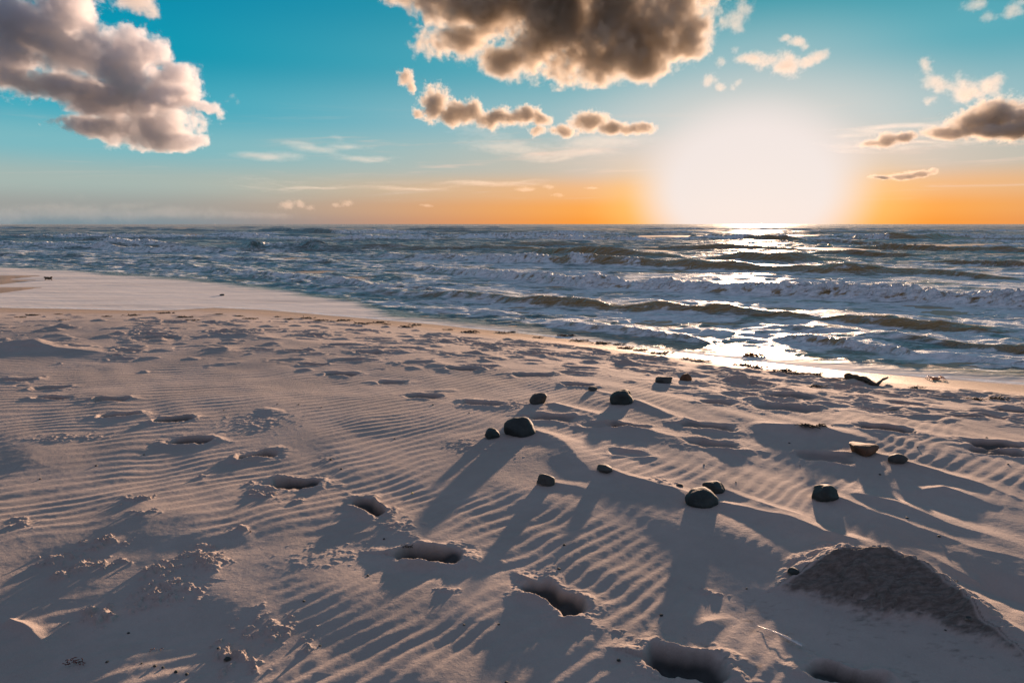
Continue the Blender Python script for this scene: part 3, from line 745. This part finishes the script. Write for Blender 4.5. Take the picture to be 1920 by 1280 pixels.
def simple_mat(name, c1, c2, rough=0.8, sc_=30, bump=0.003, trans=0.0):
    m, T, p, out = new_mat(name)
    tc = T.new('ShaderNodeTexCoord'); n = T.noise(tc.outputs['Object'], sc_, 6, 0.65)
    T.put(p.inputs['Base Color'], T.mix(T.ss(n, 0.35, 0.65), c1, c2)); p.inputs['Roughness'].default_value = rough
    b1 = T.new('ShaderNodeBump'); b1.inputs['Distance'].default_value = bump
    T.put(b1.inputs['Height'], n); T.l.new(b1.outputs[0], p.inputs['Normal'])
    if trans:
        tr = T.new('ShaderNodeBsdfTranslucent'); T.put(tr.inputs[0], T.mix(0.5, c2, c2)); ms = T.new('ShaderNodeMixShader')
        ms.inputs[0].default_value = trans; T.l.new(p.outputs[0], ms.inputs[1]); T.l.new(tr.outputs[0], ms.inputs[2]); T.l.new(ms.outputs[0], out.inputs[0])
    return m
M_WOOD = simple_mat('weathered driftwood', (0.035, 0.028, 0.02, 1), (0.09, 0.065, 0.04, 1))
M_WEED = simple_mat('dried seaweed', (0.02, 0.016, 0.01, 1), (0.06, 0.042, 0.02, 1), 0.7)
M_GOLD = simple_mat('golden bladder weed', (0.16, 0.06, 0.01, 1), (0.42, 0.17, 0.02, 1), 0.5, 30, .003, .35)
M_FEATH = simple_mat('feather vane', (0.55, 0.52, 0.5, 1), (0.8, 0.78, 0.75, 1), 0.6, 60, .001, .3)
M_QUILL = simple_mat('feather quill', (0.75, 0.7, 0.66, 1), (0.85, 0.8, 0.76, 1), 0.4)
M_SHELL = simple_mat('crab shell', (0.35, 0.12, 0.05, 1), (0.6, 0.3, 0.15, 1), 0.5)
M_RED2 = simple_mat('red brown leaf scrap', (0.06, 0.012, 0.006, 1), (0.22, 0.04, 0.015, 1), 0.6)
M_YEL = simple_mat('yellow pellet', (0.5, 0.38, 0.05, 1), (0.65, 0.5, 0.1, 1), 0.5)

def tube(bm, pts, radii, seg=8, rough=0.0, seed=0):
    rings = []
    n = len(pts)
    for i in range(n):
        p = Vector(pts[i]); t = (Vector(pts[min(i + 1, n - 1)]) - Vector(pts[max(i - 1, 0)])).normalized()
        a = t.cross(Vector((0, 0, 1)));  a = a.normalized() if a.length > 1e-4 else Vector((1, 0, 0)); b = a.cross(t).normalized()
        ring = []
        for k in range(seg):
            th = 2 * math.pi * k / seg; r = radii[i] * (1 + rough * mnoise.noise(Vector((k * .9, i * .7, seed))))
            ring.append(bm.verts.new(p + (a * math.cos(th) + b * math.sin(th)) * r))
        rings.append(ring)
    for i in range(n - 1):
        for k in range(seg): bm.faces.new((rings[i][k], rings[i][(k + 1) % seg], rings[i + 1][(k + 1) % seg], rings[i + 1][k]))
    bm.faces.new(rings[0][::-1]); bm.faces.new(rings[-1])

def lerp_pts(pts, n, wob=0.0, seed=0):
    pts = [Vector(p) for p in pts]; out = []
    for i in range(n):
        t = i / (n - 1) * (len(pts) - 1); k = min(int(t), len(pts) - 2); f = t - k
        p = pts[k].lerp(pts[k + 1], f)
        out.append(p + Vector([wob * mnoise.noise(Vector((i * .35, s * 7.1, seed))) for s in range(3)]))
    return out

# forked driftwood log near the waterline
root = bpy.data.objects.new('driftwood_log', None); COL.objects.link(root)
x, y = g(1620, 722); root.location = (x, y, ground(x, y))
tag(root, 'dark driftwood log with a thin forked end, near the waterline at right', 'driftwood')
def at(px, py, dz=0.0):
    a, b = g(px, py); return Vector((a - x, b - y, ground(a, b) - root.location.z + dz))
bm = bmesh.new(); P = lerp_pts([at(1585, 712, .04), at(1600, 714, .05), at(1622, 718, .03), at(1632, 721, .02)], 16, .012, 1)
tube(bm, P, [.045, .055] + [.052 - .0022 * i for i in range(14)], 12, .35, 1); mesh_obj('trunk', bm, M_WOOD, root)
bm = bmesh.new(); P = lerp_pts([at(1630, 721, .02), at(1642, 723, .01), at(1655, 719, .05), at(1663, 717, .07)], 12, .012, 2)
tube(bm, P, [.03 - .0018 * i for i in range(12)], 8, .4, 2); mesh_obj('branch', bm, M_WOOD, root)
bm = bmesh.new(); P = lerp_pts([at(1590, 714, .02), at(1582, 715, .02), at(1578, 713, .04)], 6, .01, 3)
tube(bm, P, [.018 - .002 * i for i in range(6)], 6, .4, 3); mesh_obj('stub', bm, M_WOOD, root)

# two dark objects in the shallow pool
xa, ya = hit(91, 525, SEA)
root = bpy.data.objects.new('driftwood_stump', None); COL.objects.link(root); root.location = (xa, ya, SEA)
tag(root, 'small black driftwood piece with upturned ends in the pale shallow pool at far left', 'driftwood')
bm = bmesh.new(); tube(bm, lerp_pts([(-.14, 0, .10), (-.05, 0, .065), (.06, 0, .06), (.14, 0, .11)], 10, .01, 4), [.02, .032, .036, .04, .045, .045, .04, .036, .03, .018], 8, .3, 4); mesh_obj('body', bm, M_WOOD, root)
for sx in (-1, 1):
    bm = bmesh.new(); tube(bm, [(sx * .07, 0, .06), (sx * .11, .0, .02), (sx * .14, .0, -.02)], [.025, .016, .01], 6, .3, 5); mesh_obj('foot', bm, M_WOOD, root)
xa, ya = hit(417, 554, SEA)
bm = bmesh.new(); bmesh.ops.create_icosphere(bm, subdivisions=3, radius=1.0)
for v in bm.verts: v.co = v.co * (1 + .3 * mnoise.noise(v.co * 1.6)); v.co = Vector((v.co.x * .07, v.co.y * .05, v.co.z * .035 + .01))
o = mesh_obj('stone', bm, M_DARK); o.location = (xa, ya, SEA); tag(o, 'small dark stone sticking out of the pale shallow pool, right of its middle', 'stone')

# seaweed clumps, partly stand-ins for shaded pits, along the wrack line
def weed(px, py, size, n, mat, seed, name='seaweed_clump', flat=.16):
    rr = random.Random(seed); x, y = g(px, py); z = ground(x, y)
    bm = bmesh.new()
    for i in range(n):
        a = rr.uniform(0, 6.28); r0 = size * rr.random() ** .7 * .6
        p = Vector((math.cos(a) * r0 * 2.0, math.sin(a) * r0 * .8, rr.uniform(0, size * flat * .5)))
        d = Vector((rr.gauss(0, 1) * 1.4, rr.gauss(0, 1) * .7, rr.uniform(-.1, .15 + flat * .5))).normalized(); L = size * rr.uniform(.25, .7)
        pts = lerp_pts([p, p + d * L * .5 + Vector((0, 0, size * .08)), p + d * L + Vector((rr.gauss(0, .1) * L, rr.gauss(0, .1) * L, -size * .05))], 6, size * .08, seed + i)
        for q in pts: q.z = max(q.z, 0.0) + .003
        tube(bm, pts, [size * rr.uniform(.02, .05) * k for k in (.8, 1.2, 1, 1.3, .8, .4)], 5, .5, i)
    o = mesh_obj(name, bm, mat); o.location = (x, y, z); return o
rnd = random.Random(42)
wr = [(60, 590), (110, 588), (40, 594), (200, 592), (250, 590), (310, 586), (345, 594), (120, 600), (360, 600), (410, 588), (450, 592), (470, 597), (520, 593), (545, 598), (575, 596), (600, 600), (625, 602), (645, 600), (680, 606), (725, 607), (712, 604), (760, 612), (780, 608), (840, 617), (880, 622), (940, 623), (960, 622), (1010, 632), (1060, 629), (1085, 638), (1130, 643), (1175, 652), (1200, 656), (1240, 662), (1290, 672), (1315, 676), (1400, 684), (1420, 688), (1470, 696), (1500, 700), (1530, 703), (1720, 727), (1830, 748), (1870, 748), (1530, 725), (1160, 645)]
for i, (px, py) in enumerate(wr):
    o = weed(px, py + 1, rnd.uniform(.07, .15), 34, M_WEED, 500 + i)
    tag(o, 'dark tangle of dried seaweed, partly standing in for pit shade, on the wrack line above the wet sand', 'seaweed', 'dried seaweed tangles, partly stand-ins for pit shade, along the wrack line')
o = weed(1414, 668, .15, 60, M_GOLD, 900, flat=.45); tag(o, 'golden backlit clump of seaweed at the edge of the wet sand, below the sun glare', 'seaweed')
o = weed(1522, 812, .09, 40, M_WEED, 901); tag(o, 'dark seaweed tangle half buried on the crumbling drift left of the reddish stone', 'seaweed')
o = weed(1150, 797, .10, 30, M_WEED, 902); tag(o, 'dark seaweed scraps in a footprint below the squarish dark stone', 'seaweed')
o = weed(760, 1026, .03, 26, M_WEED, 903, flat=.6); tag(o, 'black seaweed scraps at the left lip of the big footprint near the bottom centre', 'seaweed')
o = weed(1790, 1093, .018, 18, M_WEED, 904, flat=.8); tag(o, 'row of black crumbs of weed on the sharp crest of the big sand mound', 'seaweed')
o = weed(138, 1238, .035, 26, M_RED2, 905, 'leaf_scrap', .9); tag(o, 'curled red and black leaf scrap on a small sand hump near the bottom left corner', 'leaf scrap')
o = weed(292, 1216, .020, 14, M_RED2, 906, 'leaf_scrap', 1.3); tag(o, 'tiny upright reddish scrap with a pale sand tail behind it, bottom left', 'leaf scrap')
o = weed(797, 892, .022, 10, M_WEED, 907, 'twig_scrap', .9); tag(o, 'tiny black twig scrap in rippled sand, well left of the lone rounded stone', 'twig')

# crab shell remains
root = bpy.data.objects.new('crab_shell', None); COL.objects.link(root); x, y = g(1754, 711); root.location = (x, y, ground(x, y))
tag(root, 'small pale crab shell with legs lying on the smooth wet sand at right', 'crab shell')
bm = bmesh.new(); bmesh.ops.create_icosphere(bm, subdivisions=3, radius=1.0)
for v in bm.verts: v.co = Vector((v.co.x * .05, v.co.y * .04, max(v.co.z, -.3) * .022 + .012))
mesh_obj('shell', bm, M_SHELL, root)
for i in range(6):
    a = (-1 if i % 2 else 1); yy = (i // 2 - 1) * .03
    bm = bmesh.new(); tube(bm, [(a * .03, yy * .5, .015), (a * .075, yy, .04), (a * .11, yy * 1.4, .002)], [.008, .006, .003], 6); mesh_obj('leg', bm, M_SHELL, root)

# pale feather
root = bpy.data.objects.new('feather', None); COL.objects.link(root); x, y = g(1502, 1213); z0 = ground(x, y); root.location = (x, y, z0)
tag(root, 'pale white feather on the sand below the big mound, tattered end to the right', 'feather')
def at(px, py, dz=0.0):
    a, b = g(px, py); return Vector((a - x, b - y, max(ground(a, b), ground(a, b - .02)) - z0 + dz))
A, B = at(1419, 1167, .004), at(1503, 1212, .012)
bm = bmesh.new(); tube(bm, lerp_pts([A, A.lerp(B, .5) + Vector((0, 0, .008)), B], 12), [.0008 + .00022 * i for i in range(12)], 6); mesh_obj('quill', bm, M_QUILL, root)
bm = bmesh.new(); rr = random.Random(8); dirv = (B - A).normalized(); side = Vector((dirv.y, -dirv.x, 0)); 
for i in range(150):
    t = rr.uniform(.22, .97); s = 1 if rr.random() < .25 else -1
    p = A.lerp(B, t) + Vector((0, 0, .008 * math.sin(t * 3.1))); L = (.004 + .022 * t ** 2.2) * (0.45 if s > 0 else 1) * rr.uniform(.7, 1.15)
    e = p + (side * (-s) * -.55 + dirv * .8) * L * 1.1 + Vector((0, 0, rr.uniform(-.004, .003))); w_ = dirv * .0007
    m_ = p.lerp(e, .5) + Vector((0, 0, .0015))
    vs = [bm.verts.new(q) for q in (p - w_, p + w_, m_ + w_ * 1.2, e, m_ - w_ * 1.2)]
    bm.faces.new(vs)
mesh_obj('vane', bm, M_FEATH, root, False)

# yellow pellet
bm = bmesh.new(); bmesh.ops.create_icosphere(bm, subdivisions=3, radius=.006)
for v in bm.verts: v.co *= 1 + .2 * mnoise.noise(v.co * 200)
o = mesh_obj('yellow_pellet', bm, M_YEL); x, y = g(773, 922); o.location = (x, y, ground(x, y) + .004); tag(o, 'tiny yellow pellet beside the rim of the footprint below centre left', 'pellet')

# buoy and a far boat
def sea_at(px, py):
    return hit(px, py, SEA)
M_BUOY = simple_mat('yellow buoy paint', (0.6, 0.45, 0.03, 1), (0.7, 0.55, 0.06, 1), 0.4)
M_HULL = simple_mat('white boat paint', (0.75, 0.75, 0.72, 1), (0.85, 0.85, 0.82, 1), 0.4)
M_MAST = simple_mat('dark mast', (0.05, 0.05, 0.05, 1), (0.08, 0.08, 0.08, 1), 0.4)
root = bpy.data.objects.new('buoy', None); COL.objects.link(root); x, y = sea_at(1554, 462); root.location = (x, y, SEA + .05)
tag(root, 'tiny yellow buoy bobbing in the waves under the right side of the sun glare', 'buoy')
bm = bmesh.new(); bmesh.ops.create_uvsphere(bm, u_segments=16, v_segments=10, radius=.16); mesh_obj('float', bm, M_BUOY, root)
bm = bmesh.new(); tube(bm, [(0, 0, .1), (0, 0, .34)], [.02, .015], 8); mesh_obj('pole', bm, M_MAST, root)
root = bpy.data.objects.new('sailing_boat', None); COL.objects.link(root); x, y = sea_at(403, 421.6); root.location = (x, y, SEA + .35)
tag(root, 'tiny white boat with a mast on the horizon at left', 'boat')
sL = y / 1280
bm = bmesh.new()
prof = [(-1.6, .28, .5), (-1.2, .5, .45), (0, .6, .42), (1.0, .45, .5), (1.7, .05, .72)]
rg = [[bm.verts.new((a, s_ * b, h)) for s_ in (-1, 1)] + [bm.verts.new((a * .9, s_ * b * .5, -.1)) for s_ in (1, -1)] for a, b, h in prof]
for i in range(4):
    for k in range(4): bm.faces.new((rg[i][k], rg[i][(k + 1) % 4], rg[i + 1][(k + 1) % 4], rg[i + 1][k]))
bm.faces.new(rg[0]); bm.faces.new(rg[-1][::-1])
for v in bm.verts: v.co *= sL * 1.0
bmesh.ops.recalc_face_normals(bm, faces=bm.faces); mesh_obj('hull', bm, M_HULL, root)
bm = bmesh.new(); tube(bm, [(0, 0, .3 * sL), (0, 0, 4.2 * sL)], [.09 * sL, .05 * sL], 8); mesh_obj('mast', bm, M_MAST, root)
bm = bmesh.new(); bmesh.ops.create_cube(bm, size=1.0)
for v in bm.verts: v.co = Vector((v.co.x * 1.3 - .2, v.co.y * .7, v.co.z * .6 + .75)) * sL
bmesh.ops.bevel(bm, geom=bm.edges[:], offset=.1 * sL, segments=2, affect='EDGES'); mesh_obj('cabin', bm, M_HULL, root, False)
# ------------------------------------------------------------------ clouds (real bodies of droplets, lit by the sun)
CD = 1500.0
def vapour(name, dens, aniso, color, step):
    m = bpy.data.materials.new(name); m.use_nodes = True
    m.node_tree.nodes.clear(); T = NT(m.node_tree)
    out = T.new('ShaderNodeOutputMaterial'); v = T.new('ShaderNodeVolumePrincipled')
    T.l.new(v.outputs[0], out.inputs['Volume'])
    v.inputs['Density'].default_value = dens
    v.inputs['Color'].default_value = color + (1,)
    v.inputs['Anisotropy'].default_value = aniso
    m.cycles.volume_step_rate = step
    return m

def make_cloud(label, puffs, dist=CD, dens=0.03, nscale=0.016, bite=1.5, thick=0.8, soft=0.35, seed=0.0, detail=6, rough=0.58, aniso=0.5, color=(0.97, 0.97, 0.97), step=2.0, vox=2.2, zs=1.0, fine=1.7, group=None, category='cloud'):
    """puffs: px, py, half-width, half-height (photo pixels), depth offset; turned into a body of real size"""
    ells = []
    cx = np.mean([p[0] for p in puffs]); cy = np.mean([p[1] for p in puffs])
    d0 = px_dir(cx, cy); d0 = d0 / np.linalg.norm(d0); C0 = d0 * dist
    for p in puffs:
        d = px_dir(p[0], p[1]); d = d / np.linalg.norm(d)
        kk = dist / 1280.0 / math.sqrt(1 + ((p[0] - 960) ** 2 + (p[1] - 640) ** 2) / 1280.0 ** 2)
        c = d * (dist + (p[4] * kk if len(p) > 4 else 0)) - C0
        rx, rz = p[2] * kk, p[3] * kk
        ells.append((c, (rx, max(rx * thick, rz), rz)))
    lo = np.min([c - 1.4 * np.array(r) for c, r in ells], 0); hi = np.max([c + 1.4 * np.array(r) for c, r in ells], 0)
    gt = bpy.data.node_groups.new('cloud body', 'GeometryNodeTree')
    gt.interface.new_socket('Geometry', in_out='OUTPUT', socket_type='NodeSocketGeometry')
    T = NT(gt)
    P = T.new('GeometryNodeInputPosition').outputs[0]
    wn = T.new('ShaderNodeTexNoise'); wn.inputs['Scale'].default_value = nscale * 0.35; wn.inputs['Detail'].default_value = 2
    T.l.new(T.vm('ADD', P, (seed * 50, 0, 0)), wn.inputs['Vector'])
    wv = T.new('ShaderNodeVectorMath', operation='MULTIPLY_ADD')
    T.l.new(wn.outputs['Color'], wv.inputs[0]); wv.inputs[1].default_value = (0.9 / nscale,) * 3
    T.l.new(T.vm('SUBTRACT', P, (0.45 / nscale,) * 3), wv.inputs[2])
    Pw = wv.outputs[0]
    f = None
    for (c, r) in ells:
        l = T.vm('LENGTH', T.vm('DIVIDE', T.vm('SUBTRACT', Pw, tuple(c)), tuple(r)))
        f = l if f is None else T.m('SMOOTH_MIN', f, l, 0.45)
    f = T.m('SUBTRACT', 1.0, f)
    Pn = T.vm('MULTIPLY', T.vm('ADD', P, (seed * 50, 3, 7)), (1, 1, zs))
    n = T.noise(Pn, nscale, detail, rough)
    f = T.m('ADD', f, T.m('MULTIPLY', T.m('SUBTRACT', n, 0.51), bite))
    n2 = T.noise(Pn, nscale * 4.5, 6, 0.7)
    f = T.m('ADD', f, T.m('MULTIPLY', T.m('SUBTRACT', n2, 0.5), fine))
    d = T.ss(f, 0.0, soft)
    vc = T.new('GeometryNodeVolumeCube')
    T.put(vc.inputs['Density'], d)
    vc.inputs['Min'].default_value = tuple(lo); vc.inputs['Max'].default_value = tuple(hi)
    for i, k in enumerate(('Resolution X', 'Resolution Y', 'Resolution Z')):
        vc.inputs[k].default_value = int(max(8, (hi[i] - lo[i]) / (vox * (1.6 if i == 1 else 1))))
    sm = T.new('GeometryNodeSetMaterial'); T.l.new(vc.outputs[0], sm.inputs[0])
    sm.inputs['Material'].default_value = vapour('cloud vapour', dens, aniso, color, step)
    go = T.new('NodeGroupOutput'); T.l.new(sm.outputs[0], go.inputs[0])
    vd = bpy.data.volumes.new('cloud'); o = bpy.data.objects.new('cloud', vd); COL.objects.link(o)
    vd.materials.append(sm.inputs['Material'].default_value)
    md = o.modifiers.new('body', 'NODES'); md.node_group = gt
    o.location = Vector(C0) + Vector((0, 0, EYE))
    o['label'] = label; o['category'] = category
    if group: o['group'] = group
    return o
sc.cycles.volume_bounces = 4
sc.cycles.volume_max_steps = 512
KB = dict(color=(0.85, 0.80, 0.73), aniso=0.2, rough=0.66, detail=8)
KF = dict(color=(0.88, 0.83, 0.78), aniso=0.2, rough=0.66, detail=7)
make_cloud('huge cream and slate cumulus reaching in from the upper left corner', [(40,60,85,65),(130,40,75,62),(20,120,90,45),(150,115,90,48),(235,115,50,60),(285,95,38,38),(240,75,26,30),(320,150,40,40),(300,185,70,30),(375,205,34,16),(230,190,110,30),(120,165,100,26),(290,235,70,30,-20),(200,235,80,16),(330,262,50,18),(375,262,20,16)], dens=0.058, nscale=0.012, bite=3.4, vox=1.4, soft=.28, color=(0.88, 0.88, 0.91), aniso=0.2, rough=0.68, detail=8)
make_cloud('small pale cloud cut by the top edge, right above the huge left cumulus', [(255,2,36,26),(282,22,20,16)], dens=0.03, nscale=0.03, bite=2.6, seed=2, **KF)
make_cloud('wide dark brown cloud with a bright ragged rim, top centre', [(790,-10,80,40),(900,10,110,50),(1040,30,130,70),(1180,30,120,75),(1270,0,56,74),(1120,105,100,42),(1000,95,80,38),(1200,115,60,34),(860,75,60,30),(1100,-60,260,70),(740,10,40,16),(940,115,50,26),(1290,60,30,40)], dens=0.10, nscale=0.012, bite=3.0, seed=5., soft=0.8, vox=1.4, **KB)
make_cloud('ragged row of brown puffs under the dark top cloud, knobbed at its left', [(758,146,16,18),(770,165,12,14),(785,215,14,14),(800,190,20,16),(815,195,30,34),(860,215,36,26),(885,210,20,24),(925,222,38,20),(965,222,30,12),(990,218,34,18),(1015,224,20,16),(1008,246,18,10)], dens=0.12, seed=9., nscale=0.04, bite=2.4, vox=1.2, soft=.55, **KB)
make_cloud('smaller brown puffs trailing toward the sun, right end of the middle cloud row', [(1060,246,30,12),(1085,230,24,18),(1110,230,34,20),(1150,242,34,14),(1185,242,26,10),(1205,238,26,13)], dens=0.12, seed=11., nscale=0.04, bite=2.4, vox=1.2, soft=.55, **KB)
make_cloud('peach cloud with a darker heart right above the sun glare', [(1410,110,32,12),(1440,112,35,18),(1478,125,34,22),(1510,118,25,12),(1530,108,22,12),(1545,102,8,12)], dens=0.03, seed=12., nscale=0.035, bite=3.0, vox=1.5, soft=.7, **KF)
make_cloud('thin wisp slanting down right, over the peach cloud above the sun', [(1475,74,16,7),(1495,80,20,9),(1508,88,10,8)], dens=0.03, seed=13., nscale=0.06, bite=2.6, vox=1.3, soft=.6, **KF)
make_cloud('veil of torn pale cloud beside the right end of the dark top cloud', [(1395,10,24,20),(1378,38,24,24),(1358,45,12,18),(1345,25,12,14),(1385,58,10,12)], dens=0.016, seed=14., nscale=0.05, bite=3.2, vox=1.5, soft=.8, **KF)
make_cloud('small pale scrap of cloud left of the peach cloud', [(1378,94,9,6),(1350,115,12,10)], dens=0.02, seed=15., nscale=0.08, bite=2.4, vox=1.2, soft=.6, **KF)
make_cloud('small torn white cloud low above the sun glare, under the dark top cloud', [(1330,150,14,16),(1350,164,16,9),(1375,165,8,8),(1386,155,8,8)], dens=0.02, seed=16., nscale=0.06, bite=2.6, vox=1.2, soft=.6, **KF)
make_cloud('tall torn peach cloud at the right, above the dark flat-based one', [(1735,122,16,18),(1750,148,22,18),(1785,160,34,20),(1815,178,36,20),(1855,160,26,20),(1870,150,16,14),(1750,185,14,12)], dens=0.032, seed=17., nscale=0.035, bite=3.4, vox=1.5, soft=.8, **KF)
make_cloud('dark flat-based cumulus at the right edge', [(1780,250,40,14),(1830,232,52,26),(1875,215,52,36),(1930,225,50,36),(1880,245,90,18),(1960,240,60,24)], dens=0.11, seed=18., nscale=0.03, bite=2.8, vox=1.4, soft=.55, **KB)
make_cloud('small brown cumulus left of the dark flat-based one', [(1640,270,24,10),(1664,262,30,14),(1690,257,26,12)], dens=0.12, seed=19., nscale=0.05, bite=2.6, vox=1.2, soft=.55, **KB)
make_cloud('low thin brown cloud strip at the right, between sun glare and frame edge', [(1650,333,24,4),(1690,331,30,6),(1728,326,22,7),(1750,322,14,7)], dens=0.12, seed=20., nscale=0.06, bite=2.4, vox=1.2, soft=.5, **KB)
make_cloud('torn pale clouds at the top right corner', [(1830,8,26,14),(1853,30,12,14),(1900,22,20,12),(1915,5,16,8)], dens=0.018, seed=21., nscale=0.05, bite=3.2, vox=1.4, soft=.8, **KF)
make_cloud('long hazy bank of low cloud along the horizon at left', [(-40,402,150,16),(150,400,140,18),(240,385,60,10),(330,402,130,14),(150,372,16,11),(480,404,110,9),(60,388,60,8)], dens=0.0013, seed=22., nscale=0.022, bite=2.4, vox=2.0, soft=.6, thick=.5, color=(0.74, 0.80, 0.86), aniso=0.1, rough=0.66, detail=7)
make_cloud('pair of small grey puffs on the horizon bank, left of centre', [(540,385,18,9),(562,382,12,8),(582,390,10,6)], dens=0.02, seed=23., nscale=0.08, bite=2.4, vox=1.3, soft=.6, **KF)
make_cloud('small peach puff low over the horizon, right of the grey pair', [(630,385,10,6),(650,381,14,7)], dens=0.02, seed=24., nscale=0.08, bite=2.4, vox=1.3, soft=.6, **KF)
make_cloud('string of tiny orange puffs low over the horizon, left of the sun glare', [(800,385,14,3),(985,355,22,4),(1030,351,14,5),(1045,366,16,4),(1110,353,16,3)], dens=0.012, seed=25., nscale=0.08, bite=2.0, vox=1.3, soft=.6, **KF)
KW = dict(color=(0.92, 0.9, 0.9), aniso=0.2, rough=0.6, detail=6, thick=1.5, zs=4.0, soft=1.0)
make_cloud('thin white feathery cirrus streaks below the left cumulus', [(510,294,70,8),(590,280,60,8),(555,272,40,5),(660,274,50,6),(690,298,70,5),(640,258,20,5)], dens=0.0035, seed=26., nscale=0.018, bite=2.4, vox=1.8, **KW)
make_cloud('smooth lens-like veil of cirrus under the middle cloud row', [(930,275,80,10),(1000,285,120,8),(1120,270,110,12),(1060,292,120,5),(900,250,60,6)], dens=0.0022, seed=27., nscale=0.014, bite=2.0, vox=2.0, **KW)
make_cloud('long pale peach cirrus line low over the sea at the centre', [(900,343,110,4),(980,338,60,3),(760,352,110,2.5),(560,353,140,2)], dens=0.0028, seed=28., nscale=0.018, bite=1.6, vox=1.6, **KW)
make_cloud('bright white cirrus bars right of the sun glare', [(1660,238,80,6),(1730,232,70,6),(1620,250,60,4),(1700,268,160,4)], dens=0.0045, seed=29., nscale=0.018, bite=2.0, vox=1.8, **KW)
make_cloud('small curl of white wisp right of the left cumulus', [(436,182,8,6),(425,190,7,4),(446,192,4,6)], dens=0.012, seed=30., nscale=0.08, bite=2.6, vox=1.3, soft=.8, **KF)
